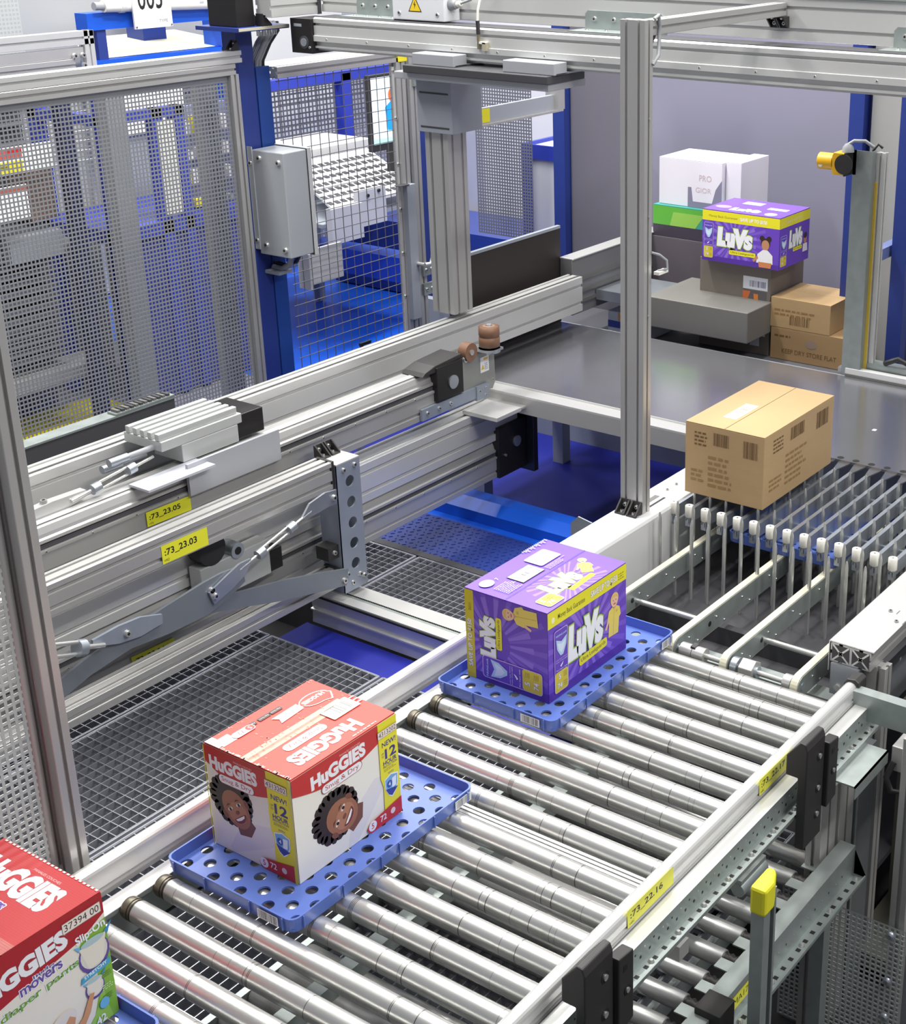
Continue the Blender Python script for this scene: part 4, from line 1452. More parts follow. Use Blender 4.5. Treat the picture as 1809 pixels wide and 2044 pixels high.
# ------------------------------------------------------------------ linear axes left of the conveyor
# floor axis with toothed belt, running away from the camera side to side
t = thing('floor_axis', 'belt axis lying on the floor grating left of the purple box', 'linear axis', (3.40, 3.0, FZ))
b = MB(); b.prism([(3.330, FZ - .02), (3.335, FZ + .028), (3.325, FZ + .031), (3.325, FZ + .037), (3.335, FZ + .04), (3.330, FZ + .088), (3.337, FZ + .092), (3.330, FZ + .096), (3.330, FZ + .102), (3.375, FZ + .102), (3.375, FZ + .094), (3.395, FZ + .094), (3.395, FZ + .102), (3.465, FZ + .102), (3.465, FZ - .02)], 'y', 2.45, 3.60, ALU_L)
part('axis_body', b, t)
b = MB(); b.box(3.378, 3.392, 2.45, 3.60, FZ + .0942, FZ + .099, GALV)
y = 2.46
while y < 3.6:
    b.box(3.392, 3.3955, y, y + .0035, FZ + .095, FZ + .1025, INK); y += .008
part('toothed_belt', b, t)
b = MB(); b.box(3.326, 3.3325, 2.45, 3.6, FZ + .0885, FZ + .0955, INK); part('seal', b, t)

fr = thing('axis_carrier', 'front pair of long aluminium beams joined by an upright holed plate', 'frame', (2.5, 3.49, -.3))
b = MB(); b.prism(slot_profile(.08, .10, 2, 2, slot=.014, ow=3.49, oh=.140), 'x', .4, 3.338, ALU); part('upper_beam', b, fr)
b = MB(); b.prism(slot_profile(.08, .062, 2, 1, slot=.016, ow=3.49, oh=-.257), 'x', .4, 3.338, ALU); part('lower_beam', b, fr)
b = MB(); b.box(3.338, 3.352, 3.45, 3.53, .088, .192, BLACK); b.cut(); b.box(3.338, 3.352, 3.45, 3.53, -.292, -.222, BLACK); part_each('end_cap', b, fr, .003)
sticker('number_label', fr, (2.595, 3.4492, .096), (1, 0, -.005), (0, 0, 1), .182, .062, ':73_23.03', '+MO')
# holed plate
b = MB()
X0, X1, Z0, Z1 = 3.352, 3.467, -.322, .172
holes = [(.098), (.018), (-.062), (-.142), (-.222)]
zs = [Z0] + [v for h_ in sorted(holes) for v in (h_ - .04, h_ + .04)] + [Z1]


def plate_holes(b, x0, x1, zlist, y, hc, r, m):
    cxm = (x0 + x1) / 2 + .004
    N = 20
    for yy in (y, y + .006):
        prev = zlist[0]
        for h_ in sorted(hc):
            b.add([(x0, yy, prev), (x1, yy, prev), (x1, yy, h_ - .04), (x0, yy, h_ - .04)], [(0, 1, 2, 3)], m)
            outer, inner = [], []
            for i in range(N):
                a = 2 * PI * (i + .5) / N
                c, s = math.cos(a), math.sin(a)
                hw = (x1 - cxm) if c > 0 else (cxm - x0)
                k = min(hw / max(1e-9, abs(c)), .04 / max(1e-9, abs(s)))
                outer.append((cxm + k * c, yy, h_ + k * s)); inner.append((cxm + r * c, yy, h_ + r * s))
            cor = [(x1, yy, h_ + .04), (x0, yy, h_ + .04), (x0, yy, h_ - .04), (x1, yy, h_ - .04)]
            f2 = [(i, (i + 1) % N, N + (i + 1) % N, N + i) for i in range(N)]
            for q in range(4):
                p = cor[q]; ang = math.atan2(p[2] - h_, p[0] - cxm) % (2 * PI)
                i = int(math.floor(ang / (2 * PI / N) - .5)) % N
                f2.append((i, 2 * N + q, (i + 1) % N))
            b.add(outer + inner + cor, f2, m)
            if yy == y:
                b.add(inner + [(p[0], p[1] + .006, p[2]) for p in inner], [(i, (i + 1) % N, N + (i + 1) % N, N + i) for i in range(N)], m)
            prev = h_ + .04
        b.add([(x0, yy, prev), (x1, yy, prev), (x1, yy, zlist[-1]), (x0, yy, zlist[-1])], [(0, 1, 2, 3)], m)


PLG = mat('zinc_plate', (150, 158, 172), .42, .4, .10, 12)
plate_holes(b, X0, X1, [Z0, Z1], 3.442, holes, .021, PLG)
b.box(X0, X0 + .005, 3.448, 3.54, Z0, Z1, PLG); b.box(X1 - .005, X1, 3.448, 3.54, Z0, Z1, PLG)
b.box(X0, X1, 3.442, 3.54, Z1, Z1 + .005, ALU_L)
pl = part('end_plate', b, fr)
b = MB()
for (x, z) in ((3.385, .148), (3.440, .152), (3.432, -.272), (3.392, -.292), (3.452, -.285), (3.37, -.25)): b.bolt((x, 3.442, z), (0, -1, 0), .010, .007)
part_each('bolt', b, pl)
for x in (3.385, 3.432): angle_block(fr, (x + .0, 3.56, .177), (0, -1, 0), (0, 0, 1), (1, 0, 0), .044, .040)
b = MB(); b.cyl((3.47, 3.50, .15), (3.475, 3.50, .15), .02, BLACK, 12); b.cut(); b.box(3.30, 3.352, 3.46, 3.52, -.18, -.13, BLACK); b.bolt((3.33, 3.46, -.155), (0, -1, 0), .010, .006); part_each('stop_block', b, fr)

# scissor links and turnbuckles in front of it
LINKG = mat('link_grey', (128, 134, 142), .45, .4, .05, 6)


def flat_link(name, parent, pts, w, y, th, m):
    b = MB()
    up, lo = [], []
    for i, (x, z) in enumerate(pts):
        a = pts[max(0, i - 1)]; c = pts[min(len(pts) - 1, i + 1)]
        d = Vector((c[0] - a[0], c[1] - a[1])).normalized()
        ww = w[i] if isinstance(w, (list, tuple)) else w
        up.append((x - d.y * ww / 2, z + d.x * ww / 2)); lo.append((x + d.y * ww / 2, z - d.x * ww / 2))
    b.prism(up + lo[::-1], 'y', y, y + th, m)
    return part(name, b, parent)


lk = thing('scissor_link', 'long grey curved flat link sloping down left from the holed plate', 'link', (2.8, 3.40, -.2))
flat_link('link_bar', lk, [(3.335, -.238), (3.20, -.205), (3.02, -.162), (2.85, -.122), (2.71, -.090)], [.062, .070, .072, .056, .042], 3.408, .010, LINKG)
flat_link('link_bar', lk, [(2.86, -.028), (2.78, -.040), (2.70, -.052), (2.55, -.060), (2.40, -.064), (2.25, -.086), (2.15, -.115), (2.02, -.145)], [.06, .10, .115, .095, .06, .058, .058, .056], 3.396, .010, LINKG)
flat_link('link_bar', lk, [(2.52, -.040), (2.44, -.032), (2.36, -.024), (2.27, -.012)], [.03, .062, .056, .02], 3.384, .010, PLG)
b = MB()
for (x, z, y) in ((3.315, -.243, 3.408), (2.722, -.030, 3.396), (2.387, -.030, 3.384)): b.bolt((x, y, z), (0, -1, 0), .012, .010)
part_each('bolt', b, lk)
tb = thing('turnbuckle', 'bright turnbuckle rod between the holed plate and the scissor link', 'turnbuckle', (3.0, 3.40, .04))


def turnbuckle(parent, A, B, r):
    A, B = Vector(A), Vector(B)
    d = (B - A)
    P = lambda k: A + d * k
    b = MB(); b.tube([P(0), P(.3)], r * .7, SCREW); b.cut(); b.tube([P(.7), P(1)], r * .7, SCREW); part_each('rod', b, parent)
    n = d.normalized(); q = n.cross(Vector((0, 1, 0))).normalized()
    b = MB()
    for s in (-1, 1): b.tube([P(.28) + q * s * r * 1.5, P(.72) + q * s * r * 1.5], r * .6, SCREW)
    b.cyl(P(.24), P(.33), r * 2.2, STEEL, 12); b.cyl(P(.67), P(.76), r * 2.2, STEEL, 12)
    part('turnbuckle_body', b, parent)


turnbuckle(tb, (2.84, 3.39, -.005), (3.17, 3.39, .082), .0075)
flat_link('eye_plate', tb, [(3.13, .07), (3.17, .088), (3.24, .098), (3.29, .094)], [.012, .05, .056, .05], 3.386, .008, STEEL)
flat_link('eye_plate', tb, [(2.89, .012), (2.85, -.006), (2.79, -.03), (2.715, -.055)], [.012, .05, .056, .05], 3.386, .008, STEEL)
b = MB(); b.bolt((3.275, 3.386, .096), (0, -1, 0), .012, .009); b.bolt((2.728, 3.386, -.05), (0, -1, 0), .012, .009); part_each('bolt', b, tb)
tb = thing('turnbuckle', 'short grey turnbuckle rod just right of the tall left post', 'turnbuckle', (2.2, 3.40, .0))
turnbuckle(tb, (2.02, 3.37, .07), (2.30, 3.376, -.028), .012)
b = MB(); b.bolt((2.02, 3.37, .07), (0, -1, 0), .012, .006); part_each('bolt', b, tb)


def axis_beam(name, label, x0, x1, y, z0, z1, depth, cat='linear axis'):
    """belt axis: rounded cover on top, dark band, screwed side face, slotted foot"""
    t = thing(name, label, cat, ((x0 + x1) / 2, y + depth / 2, z0))
    h = z1 - z0
    b = MB()
    prof = [(y, z0), (y, z0 + h * .13), (y + .006, z0 + h * .14), (y + .006, z0 + h * .20), (y, z0 + h * .21), (y, z0 + h * .52), (y - .004, z0 + h * .53), (y - .004, z0 + h * .58), (y + .012, z0 + h * .59),
            (y + .012, z0 + h * .68), (y + .002, z0 + h * .70), (y + .002, z0 + h * .76), (y + .010, z0 + h * .78), (y + .012, z0 + h * .84), (y + .02, z0 + h * .95), (y + .035, z1), (y + depth - .01, z1), (y + depth, z1 - .01), (y + depth, z0)]
    b.prism(prof, 'x', x0, x1, ALU)
    part('axis_body', b, t)
    b = MB(); b.box(x0, x1, y + .004, y + .0125, z0 + h * .595, z0 + h * .675, DGREY); part('dark_band', b, t)
    b = MB()
    x = x0 + .1
    while x < x1:
        b.bolt((x, y - .004, z0 + h * .555), (0, -1, 0), .0045, .002); x += .165
    part_each('screw', b, t)
    b = MB(); b.prism([(y + .026, z1 + .0004), (y + .05, z1 + .003), (y + .05, z1 + .0004)], 'x', x0, x1, ALU_L); part('cover_strip', b, t)
    return t


b5 = axis_beam('belt_axis', 'middle belt axis whose yellow label ends in 05, ending at the brown wheel', .4, 4.19, 3.62, .108, .285, .10)
sticker('number_label', b5, (2.680, 3.6155, .150), (1, 0, -.02), (0, 0, 1), .178, .050, ':73_23.05', '+FX')
b = MB(); b.box(4.08, 4.24, 3.60, 3.72, .165, .305, BLACKM); b.prism([(4.0, .287), (4.08, .287), (4.24, .31), (4.24, .325), (4.08, .315), (4.02, .30)], 'y', 3.605, 3.715, BLACK); b.cyl((4.175, 3.60, .225), (4.175, 3.594, .225), .028, STEEL, 20); part('pulley_block', b, b5, .003)
b = MB(); b.box(3.99, 4.36, 3.605, 3.616, .112, .158, PLG); b.box(4.32, 4.40, 3.60, 3.612, .10, .16, PLG)
for x in (4.02, 4.09, 4.16, 4.34): b.bolt((x, 3.605, .138), (0, -1, 0), .008, .006)
b.bolt((4.375, 3.60, .145), (0, -1, 0), .005, .004); b.bolt((4.375, 3.60, .115), (0, -1, 0), .005, .004)
part('mounting_strip', b, b5)
b = MB(); b.prism([(4.24, .16), (4.44, .12), (4.46, .15), (4.455, .29), (4.40, .298), (4.30, .285), (4.24, .29)], 'y', 3.615, 3.628, mat('bracket_grey', (150, 152, 148), .4, .4)); b.box(4.34, 4.45, 3.56, 3.64, .296, .306, STEEL); b.cyl((4.41, 3.60, .29), (4.41, 3.60, .306), .045, STEEL, 20)
b.bolt((4.27, 3.615, .29), (0, -1, 0), .016, .008); b.bolt((4.44, 3.615, .16), (0, -1, 0), .006, .004)
part('head_bracket', b, b5)
a = Art((4.365, 3.615, .205), (1, 0, 0), (0, 0, 1)); a.rect(0, 0, .055, .065, (238, 238, 238)); a.poly([(.004, .012), (.026, .012), (.015, .034)], (222, 186, 40)); a.rect(.022, .05, .05, .06, (230, 180, 60)); a.lines(.028, .01, .052, .04, 4, (120, 130, 150)); a.done('warning_sticker', b5, 'white sticker with yellow triangle')
wh = thing('guide_roller', 'brown rubber guide wheel standing on the axis head bracket', 'wheel', (4.41, 3.60, .306))
b = MB(); b.lathe([(.312, .034), (.314, .043), (.352, .043), (.354, .040), (.358, .040), (.36, .043), (.396, .043), (.398, .034)], 'z', (4.41, 3.60, 0), 26, BROWN); part('tyre', b, wh)
b = MB(); b.lathe([(.306, .02), (.312, .02)], 'z', (4.41, 3.60, 0), 16, STEEL); b.cut(); b.lathe([(.3982, .026), (.3986, .026)], 'z', (4.41, 3.6, 0), 18, mat('wheel_hub', (160, 128, 104), .4)); b.lathe([(.3986, .014), (.405, .012)], 'z', (4.41, 3.60, 0), 8, SCREW); part_each('hub', b, wh)
m = MB(); m.cyl((4.295, 3.60, .315), (4.295, 3.64, .315), .038, BROWN, 20); m.cyl((4.295, 3.595, .315), (4.295, 3.645, .315), .012, SCREW, 12)
single('guide_roller', m, 'smaller brown wheel lying behind the axis pulley block', 'wheel', (4.295, 3.62, .315))

d4 = axis_beam('belt_axis', 'lowest belt axis with the yellow label ending in 04, behind the holed plate', .4, 4.43, 3.60, -.272, -.11, .10)
sticker('number_label', d4, (2.540, 3.5955, -.300), (1, 0, -.03), (0, 0, 1), .172, .050, ':73_23.04', '+TF')
b = MB(); b.box(4.43, 4.62, 3.585, 3.70, -.275, -.05, BLACKM); b.cyl((4.55, 3.585, -.14), (4.55, 3.577, -.14), .024, STEEL, 18); b.cyl((4.47, 3.585, -.18), (4.47, 3.578, -.18), .006, SCREW, 8); part('pulley_block', b, d4, .003)
b = MB(); b.box(4.625, 4.655, 3.55, 3.72, -.30, .035, mat('dark_steel', (70, 72, 80), .35, .7)); part('end_plate', b, d4, .002)
up = thing('slotted_profile', 'wide slotted aluminium beam lying on top of the lowest belt axis', 'beam', (2.6, 3.65, -.1))
b = MB(); b.prism(slot_profile(.11, .155, 2, 2, slot=.016, ow=3.655, oh=-.029), 'x', .4, 4.58, ALU_L); part('profile', b, up)
m = MB(); m.box(4.27, 4.43, 3.46, 3.64, .052, .070, ALU_L)
m.box(4.43, 4.56, 3.47, 3.66, .051, .062, ALU)
single('slide_plate', m, 'smooth pale plate on the beam end just under the steel table edge', 'plate', (4.4, 3.55, .05), bevel=.002)
m = MB(); m.cyl((4.72, 3.66, .015), (4.78, 3.66, .015), .03, mat('tan_roller', (150, 130, 96), .5), 18); m.cyl((4.655, 3.66, .015), (4.79, 3.66, .015), .012, BLACKM, 10)
single('guide_roller', m, 'tan roller tucked below the steel table beside the beam end', 'roller', (4.75, 3.66, .015))

A = thing('slotted_profile', 'long upper slotted beam running back under the gantry to the gripper', 'beam', (3.0, 3.89, .19))
b = MB(); b.prism(slot_profile(.085, .165, 2, 2, slot=.014, ow=3.893, oh=.268), 'x', .4, 5.42, ALU_L); part('profile', b, A)
b = MB(); b.box(.4, 5.42, 3.868, 3.872, .3505, .3545, ALU_D); part('cover_strip', b, A)
m = MB(); m.box(.8, 3.30, 4.20, 4.235, .235, .295, mat('dark_channel', (74, 74, 78), .5, .2)); m.box(.8, 3.30, 4.195, 4.26, .295, .302, GALV)
single('cable_channel', m, 'dark cable channel with a pale lid behind the upper beam', 'channel', (2.0, 4.22, .235))
m = MB()
for k in range(12): m.box(3.05 + k * .02, 3.062 + k * .02, 4.2, 4.24, .303, .318, DGREY if k % 2 else ALU_D)
m.box(3.04, 3.30, 4.195, 4.245, .303, .309, GALV)
single('cable_chain', m, 'short grey cable chain on the channel lid', 'cable chain', (3.15, 4.22, .303))

# motor slide riding on the middle axis
ms = thing('motor_slide', 'finned grey motor slide riding on the upper beams', 'motor', (2.95, 3.74, .30))
FIN = mat('cast_aluminium', (196, 198, 196), .4, .4, .05, 10)
b = MB(); b.box(2.80, 3.14, 3.655, 3.84, .358, .392, FIN)
for k in range(5): b.box(2.80, 3.13, 3.665 + k * .036, 3.685 + k * .036, .392, .416, FIN)
part('finned_motor', b, ms, .003)
b = MB(); b.box(2.88, 3.12, 3.655, 3.80, .296, .358, FIN); b.box(3.12, 3.24, 3.66, 3.84, .30, .385, BLACKM); part('gearbox', b, ms, .003)
b = MB(); b.box(2.66, 2.93, 3.56, 3.655, .288, .296, mat('slide_plate_grey', (190, 192, 200), .4, .2)); b.box(2.85, 3.25, 3.60, 3.612, .20, .31, mat('carriage_grey', (176, 178, 184))); part('slide_plate', b, ms)
b = MB()
for (y, z) in ((3.70, .366), (3.74, .335)): b.cyl((2.80, y, z), (2.70, y, z), .010, CABLE, 10); b.cyl((2.70, y, z), (2.63, y, z), .014, STEEL, 12)
part('connector', b, ms)
tb = thing('turnbuckle', 'pale turnbuckle and flat bar lying on top of the middle belt axis', 'turnbuckle', (2.6, 3.72, .29))
turnbuckle(tb, (2.46, 3.67, .306), (2.79, 3.69, .340), .008)
flat_link('link_bar', tb, [(1.9, .27), (2.2, .287), (2.40, .30), (2.52, .312)], [.05, .05, .05, .02], 3.675, .03, ALU_L)
b = MB(); b.bolt((2.38, 3.69, .322), (0, 0, 1), .013, .012); part_each('bolt', b, tb)
m2 = thing('motor_slide', 'dark motor block riding on the lowest belt axis behind the scissor link', 'motor', (2.95, 3.52, -.2))
b = MB(); b.box(2.80, 3.10, 3.535, 3.592, -.16, -.03, FIN); b.box(3.0, 3.16, 3.54, 3.59, -.16, -.08, BLACKM); part('slide_block', b, m2, .003)
b = MB(); b.cyl((2.86, 3.535, .02), (2.86, 3.595, .02), .055, BLACK, 22); b.cyl((2.96, 3.53, -.02), (2.96, 3.59, -.02), .028, STEEL, 18); b.cyl((2.96, 3.529, -.02), (2.96, 3.5295, -.02), .014, INK, 14); part('pulley', b, m2)
# ------------------------------------------------------------------ near fence on the left edge
nf = thing('fence_post', 'tall aluminium fence post at the left edge in front of the beams', 'post', (1.549, 2.50, -.45))
b = MB(); b.prism(slot_profile(.046, .06, 1, 1, slot=.010, ow=1.549, oh=2.502), 'z', -.42, 2.2, ALU); part('profile', b, nf)
b = MB(); b.box(1.51, 1.59, 2.46, 2.54, -.45, -.42, GALV); part('foot', b, nf)
b = MB(); b.cyl((1.513, 2.52, .04), (1.513, 2.52, 2.1), .012, ALU, 14); part('seal_strip', b, nf)
m = MB(); perforated(m, (.90, 2.512, -.30), (1, 0, 0), (0, 0, 1), 35, 105, .0175, .0105, PERFL)
single('perforated_screen', m, 'light perforated guard panel left of the tall left post', 'panel', (1.2, 2.512, -.30))

# ------------------------------------------------------------------ far fence, blue column, mesh door
YF = 4.85
ff = thing('guard_fence', 'long grey perforated fence panel in an aluminium frame at upper left', 'fence', (3.0, YF, -.45))
m = MB(); nu = 150; x0 = 4.268 - nu * .0175 - .007
perforated(m, (x0, YF, -.42), (1, 0, 0), (0, 0, 1), nu, 98, .0175, .0115, PERF); part('perforated_sheet', m, ff)
b = MB(); b.prism(slot_profile(.045, .05, 1, 1, slot=.012, ow=YF, oh=1.392), 'x', 1.2, 4.34, ALU_L); part('top_rail', b, ff)
b = MB(); b.prism(slot_profile(.04, .045, 1, 1, slot=.010, ow=YF - .004, oh=1.343), 'x', 1.2, 4.30, ALU); b.box(1.2, 4.27, YF - .003, YF + .003, 1.292, 1.322, PERF); part('panel_rail', b, ff)
b = MB(); b.prism(slot_profile(.045, .045, 1, 1, slot=.010, ow=4.293, oh=YF), 'z', -.45, 1.322, ALU); b.box(4.268, 4.272, YF - .004, YF + .004, -.45, 1.3, PERF); part('end_post', b, ff)
b = MB(); b.box(4.295, 4.405, 5.08, 5.12, -.45, 1.26, mat('post_grey', (142, 146, 150), .5, .2))
for k in range(40): b.box(4.335, 4.345, 5.078, 5.08, -.4 + k * .04, -.385 + k * .04, DGREY); b.box(4.365, 4.375, 5.078, 5.08, -.4 + k * .04, -.385 + k * .04, DGREY)
single('slotted_post', b, 'grey slotted post behind the right end of the perforated fence', 'post', (4.35, 5.10, -.45))
angle_block(ff, (4.33, YF - .0, 1.418), (-1, 0, 0), (0, 0, 1), (0, 1, 0), .04, .04)

bc = thing('steel_post', 'dark blue steel column right of the perforated fence carrying the grey box', 'column', (4.43, 4.92, -.45))
b = MB(); b.box(4.355, 4.445, 4.87, 4.96, -.45, 1.50, BLUE); part('post', b, bc, .003)
b = MB(); b.box(4.447, 4.525, 4.865, 4.955, -.45, 1.335, mat('blue_cover_paint', (30, 66, 140), .35, 0, .05, 3)); part('cable_cover', b, bc, .003)
b = MB(); b.box(4.24, 4.52, 4.72, 4.98, 1.50, 1.516, BLUE); b.box(4.24, 4.52, 4.718, 4.722, 1.504, 1.516, CREAM); part('head_plate', b, bc)
b = MB(); b.box(4.27, 4.37, 4.76, 4.93, 1.516, 1.75, BLACKM); part('head_block', b, bc, .004)
for y in (4.74, 4.80): angle_block(bc, (4.375, y, 1.516), (1, 0, 0), (0, 0, 1), (0, 1, 0), .05, .04)
b = MB()
for k in range(4): b.cyl((4.42 + k * .03, 4.80, 1.50), (4.42 + k * .03, 4.80, 1.47), .009, SCREW, 10)
part_each('bolt', b, bc)
hb = thing('cable_bundle', 'bundle of grey and black cables entering the blue column top', 'cables', (4.5, 4.87, 1.335))
rr = random.Random(4)
for k in range(9):
    b = MB()
    dx, dy = (k % 3) * .017, (k // 3) * .022
    b.tube([(4.468 + dx, 4.885 + dy, 1.30), (4.47 + dx, 4.88 + dy, 1.36), (4.50 + dx, 4.86 + dy, 1.43), (4.54 + dx * 1.1, 4.85 + dy, 1.48), (4.55 + dx, 4.86 + dy, 1.515)], .0085, CABLEK if k in (2, 5) else (CABLE if k != 7 else mat('pale_blue_cable', (120, 150, 190), .4)))
    part('cable', b, hb)
ub = thing('corner_profile', 'short aluminium beam from the blue column to the gantry end', 'beam', (4.5, 4.70, 1.55))
b = MB(); b.prism(slot_profile(.09, .16, 1, 2, slot=.014, ow=4.715, oh=1.632), 'x', 4.38, 4.66, ALU_L); part('profile', b, ub)
b = MB(); b.box(4.645, 4.663, 4.665, 4.675, 1.55, 1.71, DGREY); part('end_seal', b, ub)

ebx = thing('control_box', 'tall grey metal control box bolted to the blue column', 'box', (4.43, 4.75, .54))
EG = mat('enclosure_grey', (182, 186, 190), .4, .25, .05, 3)
b = MB(); b.box(4.362, 4.500, 4.655, 4.845, .540, .998, EG); part('enclosure', b, ebx, .004)
b = MB(); b.box(4.500, 4.522, 4.648, 4.85, .530, 1.004, mat('enclosure_lid', (200, 202, 202), .4, .1)); b.box(4.4995, 4.5035, 4.650, 4.85, .532, 1.002, DGREY); part('lid', b, ebx, .004)
b = MB(); b.box(4.357, 4.362, 4.84, 4.868, .56, 1.01, EG); part('mounting_flange', b, ebx)
b = MB()
for (y, z) in ((4.685, .955), (4.80, .965), (4.855, .94), (4.685, .575), (4.80, .585), (4.855, .60)): b.bolt((4.362, y, z), (-1, 0, 0), .014, .010)
part_each('screw', b, ebx)
b = MB(); b.tube([(4.43, 4.72, .54), (4.43, 4.74, .49), (4.44, 4.80, .46), (4.445, 4.86, .46)], .014, CABLE); b.tube([(4.46, 4.70, .54), (4.465, 4.73, .50), (4.46, 4.79, .475), (4.455, 4.86, .48)], .009, CABLEK); b.box(4.40, 4.48, 4.78, 4.87, .44, .455, GRAYP); part('cable', b, ebx)

dr = thing('guard_gate', 'wire mesh guard door with aluminium frame right of the blue column', 'door', (4.95, YF, -.45))
WIRE = mat('mesh_wire', (128, 126, 128), .4, .5)
b = MB()
x = 4.56
while x < 5.27: b.cyl((x, YF + .004, -.42), (x, YF + .004, 1.28), .0021, WIRE, 5, caps=False); x += .056
z = -.40
while z < 1.28: b.cyl((4.54, YF - .001, z), (5.285, YF - .001, z), .0021, WIRE, 5, caps=False); z += .0505
part('wire_mesh', b, dr)
b = MB(); b.box(5.268, 5.284, YF - .012, YF - .004, -.42, 1.26, ALU_L)
for k in range(8): b.bolt((5.276, YF - .012, -.3 + k * .22), (0, -1, 0), .009, .006)
part('clamp_strip', b, dr)
b = MB(); b.prism(slot_profile(.06, .05, 1, 1, slot=.010, ow=5.318, oh=YF), 'z', -.45, 1.30, ALU); part('lock_stile', b, dr)
b = MB(); b.prism(slot_profile(.05, .05, 1, 1, slot=.010, ow=YF, oh=1.305), 'x', 4.53, 5.345, ALU); part('top_rail', b, dr)
b = MB(); b.box(5.30, 5.36, YF - .03, YF + .03, 1.28, 1.335, YELLOW); part('corner_cap', b, dr, .003)
b = MB(); b.box(5.285, 5.345, YF - .055, YF - .026, .02, .70, GRAYP); b.box(5.23, 5.30, YF - .06, YF - .02, .70, .705, DGREY); part('lock_cover', b, dr, .002)
b = MB(); b.cyl((5.335, YF - .055, .30), (5.335, YF - .10, .30), .010, ALU, 10); b.tube([(5.335, YF - .10, .30), (5.37, YF - .11, .30), (5.385, YF - .11, .33), (5.392, YF - .11, .40), (5.395, YF - .11, .47)], .012, ALU); part('handle', b, dr)
m = MB(); m.prism(slot_profile(.055, .05, 1, 1, slot=.010, ow=5.405, oh=YF), 'z', -.45, 1.45, ALU)
pst = thing('door_post', 'aluminium post the mesh door closes against', 'post', (5.405, YF, -.45)); part('profile', m, pst)
b = MB(); c2 = MB()
for z in (.12, 1.16, .22):
    b.cut(); b.box(5.39, 5.47, YF - .04, YF - .026, z, z + .06, GALV)
    c2.bolt((5.41, YF - .04, z + .03), (0, -1, 0), .010, .006); c2.bolt((5.45, YF - .04, z + .03), (0, -1, 0), .010, .006)
part_each('hinge_plate', b, pst); part_each('bolt', c2, pst)
lc = thing('latch_clamp', 'small steel latch with a black lever behind the upper beam', 'clamp', (4.66, 4.6, -.45))
b = MB(); b.box(4.62, 4.70, 4.57, 4.63, .015, .035, ALU_L); b.box(4.64, 4.66, 4.585, 4.615, -.45, .015, ALU); part('stand', b, lc)
b = MB(); b.cyl((4.70, 4.60, .03), (4.70, 4.60, .075), .009, BLACKM, 10); b.box(4.69, 4.76, 4.594, 4.606, .068, .082, BLACKM); part('lever', b, lc)
m = MB(); m.box(5.58, 5.66, 4.98, 5.06, -.45, 1.5, BLUE)
single('steel_post', m, 'slim dark blue column just right of the door post, half hidden by the gantry column', 'column', (5.62, 5.02, -.45))

# ------------------------------------------------------------------ behind the far fence
m = MB(); m.box(-.5, 5.2, 4.90, 10.1, -.47, -.46, mat('hall_floor_grey', (120, 120, 126), .6, 0, .1, 3)); m.box(5.2, 9.1, 4.90, 10.1, -.47, -.46, BLUE_B)
structure('floor_2', m)
m = MB(); m.box(3.3, 4.50, 6.04, 6.36, -.459, -.455, YELLOW)
single('floor_marking', m, 'yellow floor marking seen through the perforated fence at left', 'floor marking', (3.9, 6.2, -.459))
mc = thing('machine_cabinet', 'dark grey machine with stacked plates behind the perforated fence', 'machine', (3.4, 6.4, -.45))
b = MB(); b.box(2.4, 4.22, 6.25, 6.5, -.2, 1.14, DGREY); part('body', b, mc)
b = MB()
for k in range(16): b.box(2.4, 4.2, 6.12, 6.25, -.10 + k * .042, -.082 + k * .042, mat('slat_grey', (110, 112, 120), .4, .3))
part('slats', b, mc)
b = MB(); b.box(2.4, 4.36, 6.05, 6.25, -.215, -.155, ALU); part('ledge', b, mc)
b = MB(); b.box(2.4, 4.30, 6.40, 6.48, -.45, -.21, BLUE); part('plinth', b, mc)
b = MB(); b.box(4.10, 4.24, 6.10, 6.25, .58, .84, mat('rust_brown', (120, 96, 84), .6, 0, .2, 10)); b.box(3.95, 4.24, 6.08, 6.25, .40, .52, GRAYP); part('junction_box', b, mc)
b = MB()
for k in range(3): b.box(2.4, 4.2, 6.2, 6.25, .92 + k * .09, .935 + k * .09, mat('slat_grey', (110, 112, 120)))
part('pipe_rack', b, mc)
a = Art((3.45, 6.03, .825), (1, 0, 0), (0, 0, 1), step=.0004)
a.rect(0, 0, .76, .125, (240, 240, 240)); a.rect(.0, .005, .60, .06, (226, 216, 50)); a.rect(0, .068, .60, .12, (190, 90, 84)); a.lines(.05, .075, .5, .115, 2, (236, 226, 224)); a.lines(.05, .012, .55, .055, 2, (120, 116, 40)); a.rect(.52, .095, .60, .12, (190, 40, 40))
single('warning_sign', a.mb, 'white sign with a red text block and yellow band behind the fence', 'sign', (3.83, 6.03, .88))
a = Art((3.45, 6.03, .62), (1, 0, 0), (0, 0, 1), step=.0004)
a.rect(0, 0, .60, .155, (240, 240, 240)); a.rect(.40, .125, .60, .15, (176, 96, 80)); a.ell(.35, .07, .055, .055, (190, 50, 50)); a.ell(.35, .07, .042, .042, (236, 236, 236)); a.ell(.34, .07, .02, .03, (40, 40, 40))
single('warning_sign', a.mb, 'white prohibition sign with a red ring under the yellow sign', 'sign', (3.75, 6.03, .70))
m = MB(); m.box(4.245, 4.305, 5.98, 6.04, -.45, 1.15, mat('night_blue', (24, 28, 70), .5))
single('steel_post', m, 'narrow dark column beside the signs behind the perforated fence', 'column', (4.28, 6.06, -.45))
m = MB(); m.box(4.31, 4.41, 5.72, 5.80, -.45, 1.18, mat('post_grey', (142, 146, 150), .5, .2))
single('grey_post', m, 'broad grey post standing in the middle behind the perforated fence', 'post', (4.39, 6.06, -.45))
